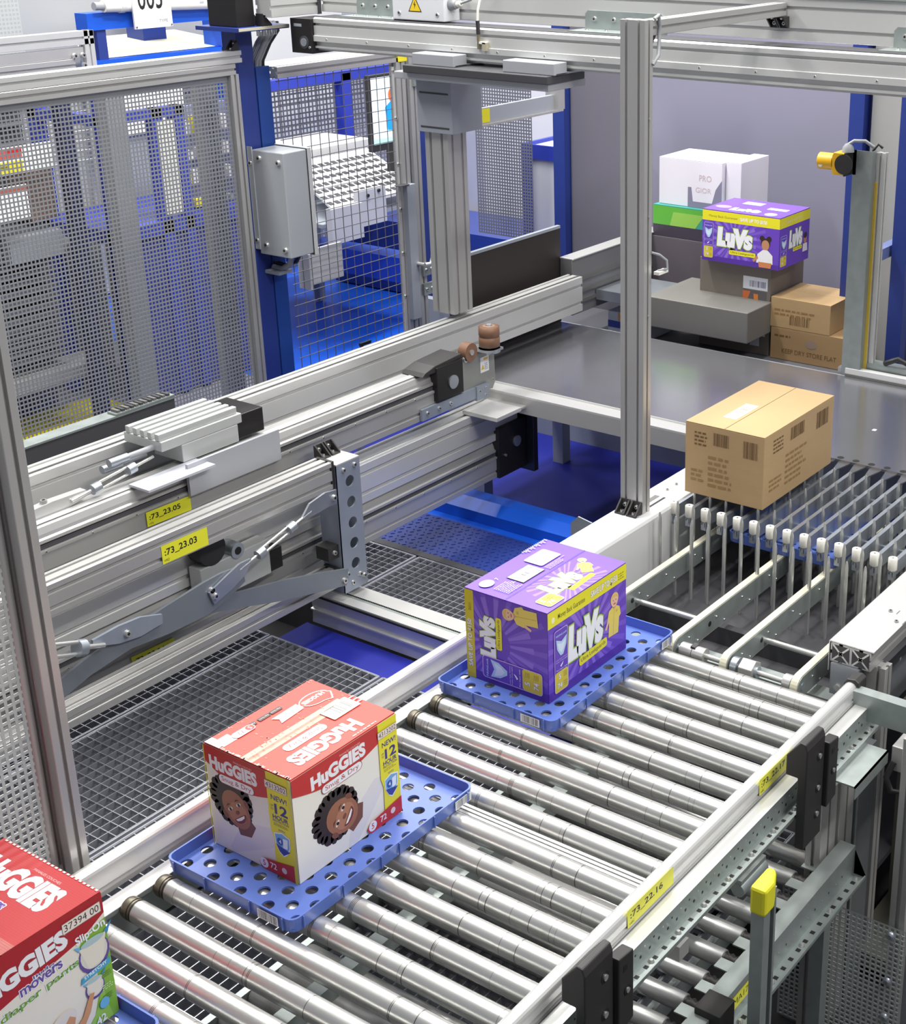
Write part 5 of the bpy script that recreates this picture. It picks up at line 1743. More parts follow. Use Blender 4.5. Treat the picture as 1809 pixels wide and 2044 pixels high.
m = MB(); m.box(4.44, 4.90, 6.7, 6.75, -.45, 1.15, mat('pale_cabinet', (186, 188, 186), .5))
single('cabinet', m, 'pale tall cabinet between the grey post and the blue rack', 'cabinet', (4.57, 6.95, -.45))
br = thing('blue_rack', 'blue steel rack of small parts behind the perforated fence', 'rack', (4.9, 6.2, -.45))
BL2 = mat('rack_blue', (44, 60, 170), .45)
b = MB()
for (x, y) in ((4.47, 6.0), (4.47, 6.5), (4.78, 6.0), (4.92, 6.0), (5.30, 6.0)): b.cut(); b.box(x, x + .06, y, y + .06, -.45, 1.03 if x > 4.5 else 1.12, BL2)
part_each('upright', b, br)
b = MB(); b.box(4.47, 4.98, 6.0, 6.06, .98, 1.03, BL2); b.box(4.47, 4.53, 6.0, 6.56, .98, 1.03, BL2); b.cut(); b.box(4.47, 5.36, 6.0, 6.6, .40, .47, BL2); part_each('beam', b, br)
b = MB(); b.box(4.80, 4.905, 5.99, 5.995, .50, .97, mat('cream_panel', (216, 216, 206), .5)); part('panel', b, br)
b = MB(); b.box(4.47, 5.36, 6.02, 6.04, -.45, .40, mat('blue_grey_panel', (52, 60, 140), .5)); part('front_panel', b, br)
b = MB()
rr = random.Random(11)
for r in range(4):
    for c in range(7):
        if rr.random() < .85:
            x, z = 4.99 + c * .047, .49 + r * .125
            b.cut(); b.box(x, x + rr.uniform(.02, .04), 6.05, 6.1, z, z + rr.uniform(.03, .09), rr.choice((WHITE, GRAYP, WHITE, WHITE, YELLOW, BL2)))
part_each('small_part', b, br)
b = MB(); b.box(4.98, 5.36, 6.12, 6.14, .47, 1.0, mat('rack_back', (120, 126, 160), .5)); part('back_panel', b, br)
m = MB(); m.box(4.98, 5.50, 6.62, 6.64, .80, 1.06, mat('bright_panel', (244, 244, 244), .5)); m.box(4.97, 5.51, 6.64, 6.66, -.45, 1.06, GRAYP)
single('white_board', m, 'bright white board above the blue rack', 'board', (5.0, 6.97, -.45))

# ------------------------------------------------------------------ behind the mesh door
m = MB(); m.box(6.42, 6.58, 5.0, 6.9, -.20, -.05, mat('lit_blue', (52, 98, 220), .4)); m.box(6.42, 6.58, 5.0, 6.9, -.05, -.045, mat('lit_blue', (52, 98, 220)))
m.box(6.95, 7.5, 5.4, 7.0, -.45, .02, BLUE)
single('machine_plinth', m, 'bright blue machine base seen through the mesh door', 'machine base', (6.9, 6.0, -.45))
wb = thing('workstation', 'white workstation with sloped perforated plate behind the mesh door', 'workstation', (6.1, 5.9, -.45))
b = MB(); b.box(5.62, 5.865, 5.66, 5.70, .225, .42, PANELG); part('front_panel', b, wb)
b = MB(); b.box(5.88, 6.10, 5.70, 5.74, .27, .47, PANELG); b.cyl((5.95, 5.699, .44), (5.95, 5.69, .44), .01, INK, 8); b.cyl((6.04, 5.699, .455), (6.04, 5.69, .455), .01, INK, 8); part('front_panel', b, wb)
b = MB(); b.add([(5.72, 5.75, .40), (6.45, 5.75, .40), (6.60, 6.30, .56), (5.92, 6.30, .56), (5.72, 5.75, .385), (6.45, 5.75, .385), (6.60, 6.30, .545), (5.92, 6.30, .545)], [(0, 1, 2, 3), (7, 6, 5, 4), (0, 4, 5, 1), (1, 5, 6, 2), (2, 6, 7, 3), (3, 7, 4, 0)], WHITE); part('sloped_plate', b, wb)
b = MB()
for r in range(7):
    for c in range(13):
        t_ = (r + .7) / 8.0
        x = 5.74 + t_ * .2 + c * .052; y = 5.75 + .55 * t_; z = .402 + .16 * t_
        b.obox((x, y, z), (.016, 0, 0), (0, .016, .0047), (0, -.001, .002), DGREY)
part('slot_pattern', b, wb)
b = MB(); b.box(6.05, 6.7, 6.35, 6.8, .55, .60, WHITE); b.box(5.65, 6.6, 5.76, 6.8, .30, .32, GRAYP)
for (x, y) in ((5.7, 6.7), (6.5, 6.7)): b.box(x, x + .05, y, y + .05, -.45, .30, GRAYP)
part('desk', b, wb)
m = MB(); m.box(4.672, 4.95, 4.93, 4.945, .30, .468, PANELG); m.box(4.672, 4.69, 4.87, 4.93, .30, .468, PANELG)
single('blank_sign', m, 'blank pale sign plate behind the mesh door below the control box', 'sign', (4.74, 4.937, .245))
mo = thing('monitor', 'bright monitor with coloured shapes behind the mesh door', 'monitor', (6.35, 5.8, .55))
b = MB(); b.box(6.12, 6.62, 5.80, 5.83, .645, 1.07, BLACK); b.box(6.34, 6.40, 5.83, 5.90, .5, .9, BLACK); part('case', b, mo)
b = MB(); b.add([(6.135, 5.7985, .685), (6.605, 5.7985, .685), (6.605, 5.7985, 1.055), (6.135, 5.7985, 1.055)], [(0, 1, 2, 3)], mat('screen_white', (214, 232, 240), .3, emit=.75)); part('screen', b, mo)
a = Art((6.135, 5.7985, .685), (1, 0, 0), (0, 0, 1), step=.0004)
a.poly([(.12, .07), (.105, .2), (.17, .24), (.26, .22), (.26, .06)], mat('screen_blue', (20, 140, 236), .3, emit=.7)); a.poly([(.16, .17), (.19, .24), (.30, .24), (.30, .15)], mat('screen_purple', (120, 40, 140), .3, emit=.7)); a.ell(.17, .265, .035, .04, mat('screen_orange', (240, 90, 40), .3, emit=.8)); a.rect(0, 0, .47, .03, mat('screen_teal', (170, 226, 224), .3, emit=.7))
part('screen_picture', a.mb, mo)
m = MB(); m.box(6.98, 7.065, 6.85, 6.92, -.45, .93, BL2); m.box(6.2, 8.0, 6.85, 6.92, .885, .945, BL2)
single('machine_stand', m, 'blue steel frame with one upright behind the mesh door', 'frame', (7.02, 6.88, -.45))
m = MB(); m.box(6.3, 8.2, 7.0, 7.3, .98, 1.0, mat('cream_tray', (206, 204, 176), .6))
single('cable_tray', m, 'cream ribbed tray above the blue frame behind the door', 'tray', (7.2, 7.15, .98))
m = MB(); perforated(m, (5.9, 7.35, -.4), (1, 0, 0), (0, 0, 1), 60, 38, .034, .022, PERF)
single('perforated_screen', m, 'grey perforated screen behind the workstation', 'panel', (6.9, 7.35, -.4))
m = MB(); m.box(5.1, 8.2, 8.0, 8.1, -.45, 1.6, mat('pale_wall_panel', (224, 224, 222), .5)); single('partition_screen', m, 'pale panel far behind the perforated screen', 'panel', (6.6, 8.05, -.45))

# ------------------------------------------------------------------ upper left background
f2 = thing('guard_fence', 'aluminium framed mesh fence in the top left corner', 'fence', (3.9, 6.6, -.45))
b = MB(); b.prism(slot_profile(.05, .07, 1, 1, slot=.012, ow=6.6, oh=1.335), 'x', 3.2, 4.93, ALU_L); b.box(3.2, 4.86, 6.58, 6.6, 1.24, 1.29, ALU); b.prism(slot_profile(.05, .06, 1, 1, slot=.01, ow=6.6, oh=1.205), 'x', 3.2, 4.80, ALU); part('rail', b, f2)
b = MB(); b.prism(slot_profile(.06, .05, 1, 1, slot=.01, ow=4.90, oh=6.6), 'z', -.45, 1.37, ALU_L); part('post', b, f2)
b = MB()
for k in range(28): b.cyl((3.4 + k * .05, 6.6, .7), (3.4 + k * .05, 6.6, 1.18), .003, SCREW, 5, caps=False)
for k in range(9): b.cyl((3.3, 6.597, .72 + k * .05), (4.86, 6.597, .72 + k * .05), .003, SCREW, 5, caps=False)
part('wire_mesh', b, f2)
b = MB()
for (x, z) in ((4.80, 1.25), (4.85, 1.25), (4.85, 1.20)): b.bolt((x, 6.575, z), (0, -1, 0), .016, .012)
part_each('bolt', b, f2)
m = MB(); perforated(m, (3.5, 7.2, 1.20), (1, 0, 0), (0, 0, 1), 64, 24, .0225, .0125, PERFL)
single('perforated_screen', m, 'light perforated screen in the far top left corner', 'panel', (4.2, 7.2, 1.20))
m = MB(); m.box(2.5, 4.9, 7.6, 7.65, -.45, 1.7, mat('violet_grey_panel', (150, 150, 166), .5)); m.box(4.72, 4.84, 7.3, 7.4, -.45, 1.3, mat('night_blue', (24, 28, 70)))
single('partition_screen', m, 'violet grey panel with a dark post behind the corner mesh fence', 'panel', (3.7, 7.6, -.45))
bf = thing('machine_stand', 'blue machine frame at the top left carrying a white tube and number sign', 'frame', (5.6, 7.0, -.45))
b = MB(); b.box(5.18, 6.35, 6.95, 7.05, 1.325, 1.415, BLUE_B); b.cut(); b.box(5.18, 6.3, 6.95, 7.05, 1.12, 1.165, BLUE_B); part_each('beam', b, bf)
b = MB(); b.box(5.24, 5.30, 6.96, 7.06, -.45, 1.33, BLUE); b.cut(); b.box(5.86, 6.03, 7.35, 7.5, .9, 1.5, BLUE); b.cut(); b.box(6.10, 6.24, 6.95, 7.1, -.45, 1.8, BLUE_B); b.box(6.24, 6.36, 7.0, 7.15, -.45, 1.8, mat('lit_blue', (52, 98, 220))); part_each('upright', b, bf)
b = MB(); b.cyl((5.28, 6.93, 1.45), (6.08, 6.93, 1.42), .034, WPLAST, 16); b.cyl((5.22, 6.93, 1.452), (5.28, 6.93, 1.45), .022, CABLE, 12)
for x in (5.38, 5.92): b.cyl((x, 6.93, 1.447), (x + .03, 6.93, 1.446), .040, WHITE, 16)
part('tube', b, bf)
b = MB(); b.add([(5.30, 7.0, 1.168), (6.30, 7.0, 1.168), (6.30, 7.6, 1.22), (5.5, 7.6, 1.22)], [(0, 1, 2, 3)], mat('cream_tray', (206, 204, 176))); part('shelf', b, bf)
b = MB(); b.tube([(6.05, 6.9, 1.50), (6.08, 6.89, 1.42), (6.09, 6.9, 1.36), (6.13, 6.92, 1.30)], .012, WPLAST); b.tube([(6.03, 6.9, 1.48), (6.06, 6.89, 1.40), (6.08, 6.9, 1.34), (6.11, 6.92, 1.28)], .010, WPLAST); part('cable', b, bf)
m = MB(); m.box(5.1, 6.9, 7.75, 7.8, .6, 1.45, mat('grey_back_panel', (172, 174, 178), .5)); single('partition_screen', m, 'plain grey panel behind the blue machine frame at the top', 'panel', (5.9, 7.8, .6))
a = Art((5.44, 6.885, 1.318), (1, 0, 0), (0, 0, 1), step=.0004)
a.rect(0, 0, .262, .28, (238, 238, 240)); a.text('003', .12, .165, .17, .13, INK, bold=.01); a.text('TYPE', .20, .035, .06, .016, (110, 110, 114)); 
sg = thing('number_sign', 'white number sign hanging on the white tube at the top edge', 'sign', (5.57, 6.885, 1.318))
b = MB(); b.box(5.44, 5.702, 6.8855, 6.895, 1.318, 1.598, WHITE); part('plate', b, sg)
part('sign_print', a.mb, sg)
b = MB(); b.bolt((5.45, 6.885, 1.328), (0, -1, 0), .008, .005); b.bolt((5.692, 6.885, 1.328), (0, -1, 0), .008, .005); part_each('screw', b, sg)

# ------------------------------------------------------------------ background behind the table
m = MB(); m.box(6.90, 6.95, 1.0, 4.75, -.45, 1.7, mat('violet_grey_wall', (132, 130, 148), .55, 0, .05, 2))
single('partition_screen', m, 'violet grey rear wall of the cell behind the cartons', 'panel', (6.92, 3.3, -.45))
m = MB(); m.box(6.02, 6.05, 1.2, 2.70, -.45, 1.6, mat('warm_grey_panel', (160, 160, 158), .5)); single('partition_screen', m, 'warm grey side panel at the right edge beside the scanner post', 'panel', (6.03, 2.0, -.45))
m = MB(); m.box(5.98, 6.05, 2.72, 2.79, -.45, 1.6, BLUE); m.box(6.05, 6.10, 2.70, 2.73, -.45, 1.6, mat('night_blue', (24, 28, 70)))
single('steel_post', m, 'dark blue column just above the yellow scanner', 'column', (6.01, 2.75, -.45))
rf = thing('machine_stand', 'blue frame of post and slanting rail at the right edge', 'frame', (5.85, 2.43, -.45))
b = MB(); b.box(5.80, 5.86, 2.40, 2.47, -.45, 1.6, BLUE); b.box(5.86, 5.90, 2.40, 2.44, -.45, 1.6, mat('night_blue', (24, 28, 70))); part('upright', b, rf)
b = MB(); b.box(5.72, 6.6, 2.482, 2.53, .55, .60, mat('dusty_blue', (112, 126, 176), .5)); part('rail', b, rf)
m = MB(); m.box(6.05, 6.08, 4.03, 4.36, -.45, 1.5, mat('dark_violet_grey', (104, 102, 112), .5, 0, .05, 3)); single('partition_screen', m, 'dark grey panel right of the blue post behind the gripper', 'panel', (6.06, 4.2, -.45))
m = MB(); m.box(6.0, 6.07, 4.365, 4.435, -.45, 1.5, BLUE); single('steel_post', m, 'dark blue post left of the dark grey panel behind the gripper', 'column', (6.03, 4.4, -.45))
cb = thing('white_cabinet', 'white cabinet with blue edges behind the dark gripper plate', 'cabinet', (6.6, 4.9, -.45))
b = MB(); b.box(6.5, 7.0, 4.52, 5.0, -.45, .70, mat('cabinet_white', (206, 206, 212), .5)); part('body', b, cb)
b = MB(); b.box(6.485, 6.5, 4.5, 5.02, .64, .72, BL2); b.box(6.485, 6.5, 4.95, 5.02, -.45, .64, BL2); b.box(6.5, 7.0, 5.0, 5.02, .64, .72, BL2); part('edge_trim', b, cb)
m = MB(); m.box(7.6, 7.65, 4.6, 6.2, -.45, 1.4, mat('cabinet_white', (206, 206, 212))); m.box(7.55, 7.6, 4.98, 5.06, -.45, 1.4, BL2)
single('partition_screen', m, 'white panel with a blue strip above the white cabinet', 'panel', (7.6, 5.3, -.45))
m = MB(); perforated(m, (6.3, 5.19, .23), (0, -1, 0), (0, 0, 1), 22, 48, .0175, .0095, mat('perf_dark', (112, 114, 122), .4, .3)); single('perforated_screen', m, 'dark perforated panel behind the gantry column', 'panel', (6.3, 5.0, .23))

# scanner post
sp = thing('scanner_post', 'steel post with a yellow light strip beside the steel table', 'post', (5.49, 2.46, .1))
b = MB(); b.prism([(5.46, 2.435), (5.46, 2.520), (5.464, 2.520), (5.464, 2.439), (5.50, 2.439), (5.50, 2.435)], 'z', .1, 1.06, GALV); b.box(5.46, 5.464, 2.505, 2.56, .96, 1.06, GALV); part('channel', b, sp)
b = MB(); b.prism(slot_profile(.035, .04, 1, 1, ow=5.52, oh=2.418), 'z', .1, 1.05, ALU_L); part('profile', b, sp)
b = MB(); b.box(5.495, 5.510, 2.425, 2.440, .12, .93, mat('sensor_yellow', (206, 176, 60), .4)); part('light_strip', b, sp)
b = MB(); b.box(5.488, 5.506, 2.442, 2.462, .74, .93, WHITE); b.box(5.484, 5.488, 2.448, 2.454, .87, .885, mat('led_green', (120, 240, 190), .3, emit=1.5)); b.box(5.490, 5.50, 2.442, 2.46, .34, .74, DGREY); part('receiver', b, sp)
b = MB(); b.cyl((5.498, 2.45, .93), (5.498, 2.45, .99), .010, BLACK, 10); b.cyl((5.498, 2.45, .99), (5.498, 2.45, 1.02), .008, CREAM, 10); b.tube([(5.498, 2.45, 1.02), (5.495, 2.448, 1.06), (5.50, 2.43, 1.085), (5.51, 2.415, 1.07)], .006, CABLEK); part('plug', b, sp)
b = MB(); b.box(5.47, 5.50, 2.50, 2.54, .1, .13, SCREW); part('foot_bracket', b, sp)
ls = thing('laser_scanner', 'yellow laser scanner fixed to the top of the scanner post', 'scanner', (5.44, 2.58, .96))
YS = mat('scanner_yellow', (222, 170, 28), .4)
b = MB(); b.prism([(2.523, .965), (2.523, 1.055), (2.575, 1.055), (2.582, 1.04), (2.582, .98), (2.575, .965)], 'x', 5.39, 5.459, YS); part('body', b, ls, .003)
b = MB(); b.cyl((5.42, 2.583, 1.012), (5.42, 2.648, 1.012), .034, YS, 20); b.cyl((5.389, 2.632, 1.0), (5.3885, 2.632, 1.0), .009, WHITE, 12); part('head', b, ls)
b = MB(); b.cyl((5.388, 2.528, 1.01), (5.392, 2.528, 1.01), .04, BLACK, 20); b.box(5.389, 5.459, 2.5205, 2.5275, .962, 1.056, BLACK); part('window', b, ls)
b = MB(); b.lathe([(1.056, .026), (1.075, .022), (1.088, .012)], 'z', (5.43, 2.53, 0), 14, CABLE); b.tube([(5.43, 2.53, 1.085), (5.44, 2.51, 1.10), (5.46, 2.47, 1.10), (5.48, 2.44, 1.075)], .007, CABLE); part('cable', b, ls)

# cartons on the pallet conveyor behind the table
m = MB(); m.box(5.70, 6.75, 2.6, 4.5, -.06, -.005, mat('pallet_grey', (92, 92, 98), .5)); m.box(5.75, 5.85, 2.7, 4.4, -.45, -.06, DGREY); m.box(6.6, 6.7, 2.7, 4.4, -.45, -.06, DGREY)
single('pallet_stand', m, 'dark low stand under the cartons behind the steel table', 'stand', (6.2, 3.5, -.45))


def far_box(name, label, x0, x1, y0, y1, z0, z1, col, group='cartons stacked behind the steel table'):
    t = thing(name, label, 'box', ((x0 + x1) / 2, (y0 + y1) / 2, z0), group)
    carton_body(t, x0, x1, y0, y1, z0, z1, col, gap_axis='y')
    return t


t = far_box('shipping_box', 'lower of the two brown cartons stacked beside the scanner post', 5.80, 6.12, 2.66, 3.045, -.004, .148, KRAFT2)
a = Art((5.80, 3.045, -.004), (0, -1, 0), (0, 0, 1)); a.text('KEEP DRY STORE FLAT', .20, .045, .28, .022, (110, 84, 50)); a.lines(.02, .11, .12, .13, 1, (110, 84, 50)); a.ell(.21, .095, .03, .02, (150, 128, 116)); a.done('front_print', t)
t = far_box('shipping_box', 'upper brown carton with an open end, on top of its twin by the scanner post', 5.80, 6.10, 2.745, 3.05, .149, .29, KRAFT)
a = Art((5.80, 3.05, .149), (0, -1, 0), (0, 0, 1)); a.bars(.10, .02, .20, .06, (120, 90, 52), True, 16, 6); a.lines(.02, .06, .28, .1, 2, (150, 116, 74)); a.done('front_print', t)
t = far_box('shipping_box', 'grey carton with white barcode labels under the far purple box', 5.81, 6.14, 3.06, 3.44, -.004, .424, mat('grey_board', (120, 112, 104), .6, 0, .05, 5))
a = Art((5.81, 3.44, -.004), (0, -1, 0), (0, 0, 1)); a.rect(.235, .31, .365, .37, (226, 228, 236)); a.bars(.27, .322, .355, .352, (90, 96, 130), True, 16, 2); a.rect(.235, .16, .36, .305, (96, 92, 96)); a.poly([(.235, .19), (.275, .30), (.235, .30)], (206, 110, 60)); a.poly([(.30, .18), (.292, .29), (.315, .29), (.32, .18)], (220, 130, 50)); a.rect(.28, .09, .36, .15, (222, 222, 230)); a.bars(.295, .10, .345, .125, (110, 110, 130), True, 12, 3); a.rect(.28, .04, .33, .085, (210, 212, 218)); a.done('front_print', t)
t = far_box('diaper_box', 'far purple and yellow diaper box on top of the grey carton', 5.765, 6.06, 3.0, 3.405, .425, .665, PUR)
w, h = .405, .237
a = Art((5.765, 3.405, .425), (0, -1, 0), (0, 0, 1))
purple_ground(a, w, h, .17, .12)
a.rect(0, h * .80, w, h, YEL); a.text('Money Back Guarantee', .11, h * .89, .15, h * .06, (130, 120, 40)); a.text('SAVE UP TO $150', .27, h * .89, .14, h * .08, LW, bold=.03)
luvs_word(a, .175, h * .50, .185, h * .40); pill(a, .215, h * .225, .14, h * .09, 0)
kx, ky = .335, h * .46
for s_ in (-1, 1): a.ell(kx + s_ * .018, ky + .030, .013, .013, HAIRD, n=12)
a.ell(kx, ky + .008, .024, .024, HAIRD, n=16); a.ell(kx, ky, .020, .024, (190, 136, 100), n=16)
a.poly([(kx - .012, ky - .022), (kx - .04, ky - .045), (kx - .045, ky - .085), (kx + .04, ky - .085), (kx + .038, ky - .045), (kx + .012, ky - .022)], (236, 234, 236))
a.poly([(kx - .035, ky - .08), (kx - .03, ky - .105), (kx + .03, ky - .105), (kx + .035, ky - .08)], (206, 130, 80)); a.poly([(kx - .04, ky - .05), (kx - .065, ky - .075), (kx - .058, ky - .085), (kx - .035, ky - .065)], (190, 136, 100))
info_panel(a, .01, h * .06, .05, h * .70)
a.done('front_print', t)
a = Art((5.765, 3.0, .425), (1, 0, 0), (0, 0, 1))
a.rect(0, 0, .295, h, PUR); a.rect(0, h * .80, .295, h, YEL); a.text('SAVE UP TO', .14, h * .89, .16, h * .06, (226, 220, 190)); luvs_word(a, .16, h * .52, .13, h * .36); pill(a, .18, h * .30, .09, h * .07, 0)
a.ell(.255, h * .42, .016, .02, (190, 136, 100), n=12); a.ell(.255, h * .50, .018, .014, HAIRD, n=12); a.poly([(.235, h * .34), (.23, h * .18), (.28, h * .18), (.275, h * .34)], (236, 234, 236)); info_panel(a, .01, h * .05, .06, h * .6)
a.done('side_print', t)
a = Art((5.765, 3.405, .665), (0, -1, 0), (1, 0, 0))
a.rect(0, 0, w, .295, (116, 80, 196)); luvs_word(a, .19, .07, .15, .06); a.rect(.10, .19, .20, .25, (206, 190, 236)); a.rect(.26, .14, .36, .18, (240, 236, 244)); a.ell(.06, .09, .04, .03, (206, 150, 160)); a.ell(.33, .05, .03, .03, (236, 200, 170))
a.done('top_print', t)
t = far_box('shipping_box', 'dark carton stack base half hidden behind the gripper fork', 6.15, 6.55, 3.47, 3.93, -.004, .40, mat('dark_board', (92, 86, 92), .6, 0, .06, 6))
t = far_box('shipping_box', 'green and teal carton lying flat under the white cartons', 6.16, 6.52, 3.45, 3.93, .401, .560, mat('teal_board', (60, 150, 140), .5))
a = Art((6.16, 3.93, .401), (0, -1, 0), (0, 0, 1)); a.poly([(0, 0), (.2, 0), (.3, .155), (0, .155)], (92, 170, 60)); a.poly([(.1, .06), (.25, .06), (.3, .13), (.12, .13)], (140, 190, 80)); a.rect(.0, .0, .48, .06, (64, 58, 70)); a.done('front_print', t)
WB = mat('white_board', (220, 216, 224), .5)
t = far_box('shipping_box', 'front white carton with a grey scooped front behind the post', 6.19, 6.48, 3.55, 3.915, .561, .795, WB)
a = Art((6.19, 3.915, .561), (0, -1, 0), (0, 0, 1)); a.poly([(.17, 0), (.17, .10), (.19, .10), (.20, .03), (.31, .03), (.33, .10), (.365, .15), (.365, 0)], (128, 124, 146)); a.text('PRO', .27, .15, .07, .03, (190, 170, 176)); a.text('GIOR', .26, .09, .09, .025, (196, 180, 184)); a.done('front_print', t)
far_box('shipping_box', 'rear white carton, right neighbour of the scooped white one', 6.22, 6.50, 3.46, 3.545, .561, .80, WB)
t = far_box('shipping_box', 'blue and white carton low behind the upper beam end', 5.72, 6.0, 3.66, 3.91, -.004, .108, mat('blue_white_board', (214, 220, 236), .5))
a = Art((5.72, 3.91, -.004), (0, -1, 0), (0, 0, 1)); a.rect(0, .03, .25, .065, (74, 92, 190)); a.rect(.06, .067, .17, .11, (226, 160, 96)); a.done('front_print', t)

# ------------------------------------------------------------------ lower right: lower conveyor, posts, guard
lc2 = thing('lower_conveyor', 'lower roller conveyor half hidden under the right side of the main one', 'conveyor', (2.2, 1.85, -.9))
q0 = None
for i in range(19):
    x = 3.02 - .0925 * i
    if q0 is None:
        b = MB(); b.lathe([(1.405, .012), (1.407, .024), (2.3, .024), (2.302, .01)], 'y', (x, 0, -.425), 20, ROLL); b.lathe([(1.368, .016), (1.372, .021), (1.38, .016), (1.388, .021), (1.396, .016), (1.405, .021)], 'y', (x, 0, -.425), 16, BLACKM)
        q0 = part('roller', b, lc2)
    else:
        part_copy(q0, lc2, (-.0925 * i, 0, 0))
b = MB(); b.prism([(1.300, -.365), (1.345, -.365), (1.345, -.369), (1.304, -.369), (1.304, -.455), (1.268, -.455), (1.268, -.449), (1.265, -.449), (1.265, -.459), (1.300, -.459)], 'x', 1.2, 3.08, GALV); part('side_frame', b, lc2)
b = MB()
x = 2.2; n = 0
while x < 3.05:
    b.box(x - .006, x + .006, 1.278, 1.290, -.4548, -.4544, INK); b.box(x, x + .004, 1.2994, 1.2998, -.42, -.415, SCREW if n % 2 else INK)
    if n % 4 == 1: b.cyl((x + .02, 1.284, -.455), (x + .02, 1.284, -.447), .009, SCREW, 10, .004)
    x += .04; n += 1
part('hole_pattern', b, lc2)
b = MB(); b.box(1.5, 3.0, 2.28, 2.30, -.46, -.40, GALV); b.cut(); b.box(1.3, 3.05, 1.352, 1.366, -.44, -.40, GALV); part_each('far_frame', b, lc2)
b = MB()
x = 3.02 - .0463
for k in range(12): b.cut(); b.box(x - .018, x + .018, 1.345, 1.40, -.40, -.396, GALV); x -= .0925
part_each('bearing_cover', b, lc2)
b = MB(); b.box(2.30, 2.37, 1.272, 1.34, -.50, -.345, BLACK); b.bolt((2.335, 1.272, -.44), (0, -1, 0), .009, .006); part('joint_block', b, lc2, .003)
a = Art((2.40, 1.2995, -.425), (1, 0, 0), (0, 0, 1)); a.rect(0, 0, .13, .04, YLAB); a.text('MA17', .05, .02, .07, .018, INK); a.done('number_label', lc2, 'yellow label')
b = MB(); b.box(1.2, 3.1, 1.5, 1.53, -.56, -.50, GALV); b.box(2.02, 2.08, 1.35, 2.3, -.55, -.47, GALV)
for k in range(5): b.cyl((2.019, 1.42 + k * .06, -.50), (2.0185, 1.42 + k * .06, -.50), .009, INK, 10)
part('cross_member', b, lc2)
b = MB()
for x in (1.6, 2.95): b.cut(); b.box(x - .02, x + .02, 1.31, 1.35, -1.0, -.46, GALV)
part_each('leg', b, lc2)
m = MB(); m.cyl((2.50, 1.345, -.155), (2.62, 1.345, -.155), .018, GALV, 14); m.box(2.50, 2.62, 1.335, 1.36, -.137, -.125, GALV)
single('motor_roller', m, 'short pale cylinder bracket hanging under the main frame, behind the yellow capped post', 'bracket', (2.56, 1.345, -.17))

yp = thing('bollard_post', 'perforated steel post with a yellow plastic cap at lower right', 'post', (2.36, 1.205, -1.0))
b = MB(); b.prism([(2.322, 1.182), (2.322, 1.214), (2.398, 1.214), (2.398, 1.200), (2.394, 1.200), (2.394, 1.208), (2.385, 1.210), (2.352, 1.210), (2.352, 1.182)], 'z', -1.0, -.002, GALV); part('channel', b, yp)
b = MB(); b.box(2.3525, 2.39, 1.200, 1.207, -1.0, -.01, DGREY); b.box(2.390, 2.399, 1.192, 1.216, -1.0, -.01, GALV); part('flange', b, yp)
b = MB()
z = -.95
while z < -.06: b.cyl((2.370, 1.1999, z), (2.370, 1.1994, z), .006, SCREW, 8); z += .036
part('hole_pattern', b, yp)
b = MB(); b.prism([(2.318, 1.178), (2.318, 1.218), (2.402, 1.218), (2.402, 1.196), (2.36, 1.178)], 'z', -.040, .032, mat('cap_yellow', (226, 220, 44), .45)); part('cap', b, yp, .008, 'yellow plastic cap')

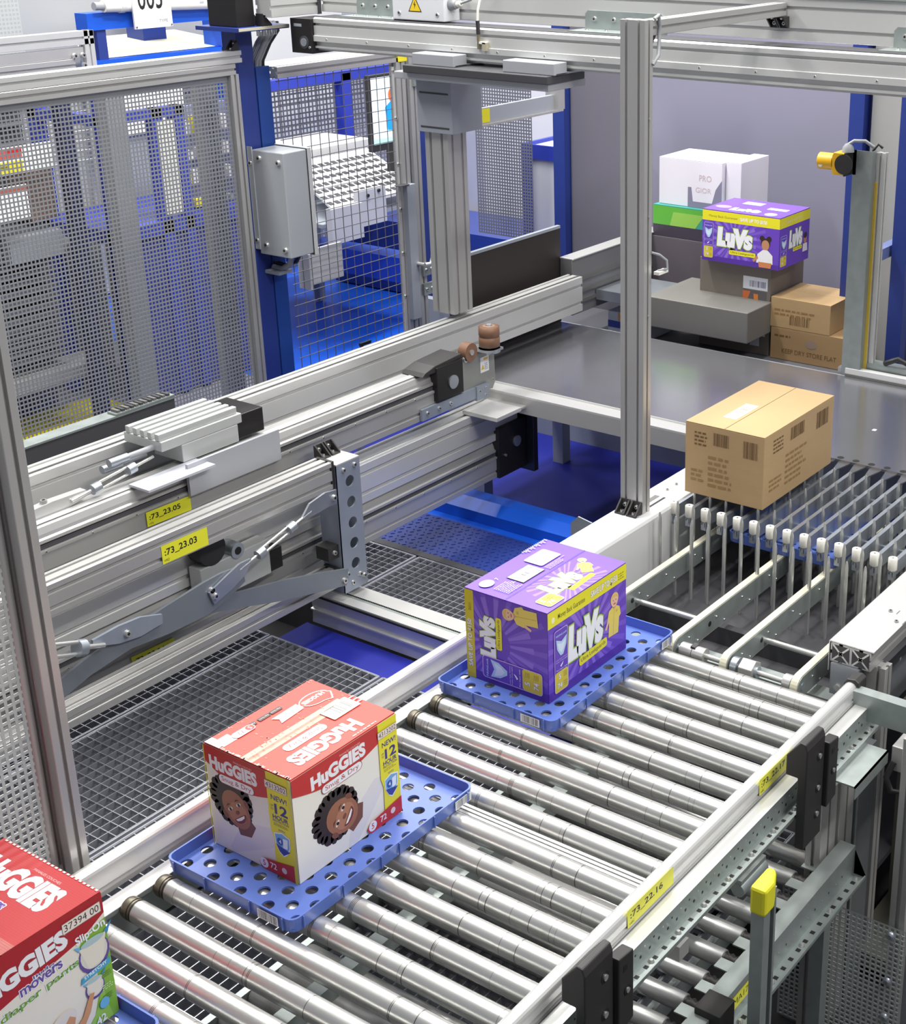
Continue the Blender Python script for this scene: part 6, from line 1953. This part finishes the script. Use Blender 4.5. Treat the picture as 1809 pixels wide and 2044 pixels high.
for (x, y, w_, d_, zt, lab) in ((3.015, 1.375, .09, .045, -.175, 'first of three close support posts under the angle shelf, nearest the roller conveyor'), (3.125, 1.375, .09, .045, -.175, 'middle one of three close support posts under the angle shelf')):
    t = thing('support_post', lab, 'post', (x, y, -1.0), 'support posts at lower right')
    m = MB(); m.prism(slot_profile(w_, d_, 1, 1, slot=.01, ow=x, oh=y), 'z', -1.0, zt, ALU); part('profile', m, t)
m = MB(); m.box(3.19, 3.31, 1.355, 1.40, -1.0, -.175, mat('dark_galvanised', (118, 122, 126), .45, .5, .1, 10)); m.box(3.19, 3.20, 1.352, 1.355, -1.0, -.175, GALV)
single('support_post', m, 'dark square steel post, right of the three under the angle shelf', 'post', (3.25, 1.377, -1.0), 'support posts at lower right')
t = thing('guard_post', 'pale aluminium post at the right edge holding the perforated guard', 'post', (2.80, 1.03, -1.0))
b = MB(); b.prism(slot_profile(.07, .045, 1, 1, slot=.012, ow=3.085, oh=1.155), 'z', -1.0, .03, ALU); part('profile', b, t)
b = MB(); b.box(3.04, 3.05, 1.02, 1.115, -1.0, -.53, mat('violet_grey_post', (140, 140, 150), .4, .3)); part('side_plate', b, t)
pg = thing('perforated_guard', 'perforated guard panel in the lower right corner', 'panel', (2.75, 1.16, -1.0))
m = MB(); perforated(m, (3.035, 1.49, -.995), (0, -1, 0), (0, 0, 1), 23, 28, .016, .0106, PERFL); part('perforated_sheet', m, pg)
b = MB()
for z in (-.571, -.723, -.846): b.cut(); b.lathe([(3.0345, .013), (3.030, .012), (3.026, .006)], 'x', (0, 1.163, z), 14, STEEL)
part_each('bolt', b, pg)
bb = thing('outfeed_profile', 'smooth pale beam with a black hose hook right of the support posts', 'beam', (3.5, 1.22, -.2))
b = MB(); b.box(3.16, 3.9, 1.19, 1.25, -.15, -.075, ALU); b.box(3.16, 3.9, 1.21, 1.218, -.075, -.070, ALU_D); part('body', b, bb, .008)
b = MB(); b.tube([(3.155, 1.24, -.12), (3.135, 1.25, -.16), (3.125, 1.23, -.19), (3.135, 1.205, -.19), (3.155, 1.195, -.15)], .009, BLACK); part('hose_hook', b, bb)
m = MB(); m.cyl((3.35, 1.10, -.62), (3.55, 1.16, -.42), .05, ALU, 18)
single('duct', m, 'bright slanted duct between the posts at the right edge', 'duct', (3.45, 1.13, -.5))
m = MB(); m.box(3.3, 4.6, .8, 1.4, -.95, -.90, mat('oily_floor', (96, 94, 84), .5, 0, .3, 8)); m.box(3.6, 3.62, .9, 1.4, -.9, -.2, mat('oily_floor', (96, 94, 84)))
single('drip_tray', m, 'grimy grey tray on the floor behind the support posts', 'tray', (3.9, 1.1, -.95))
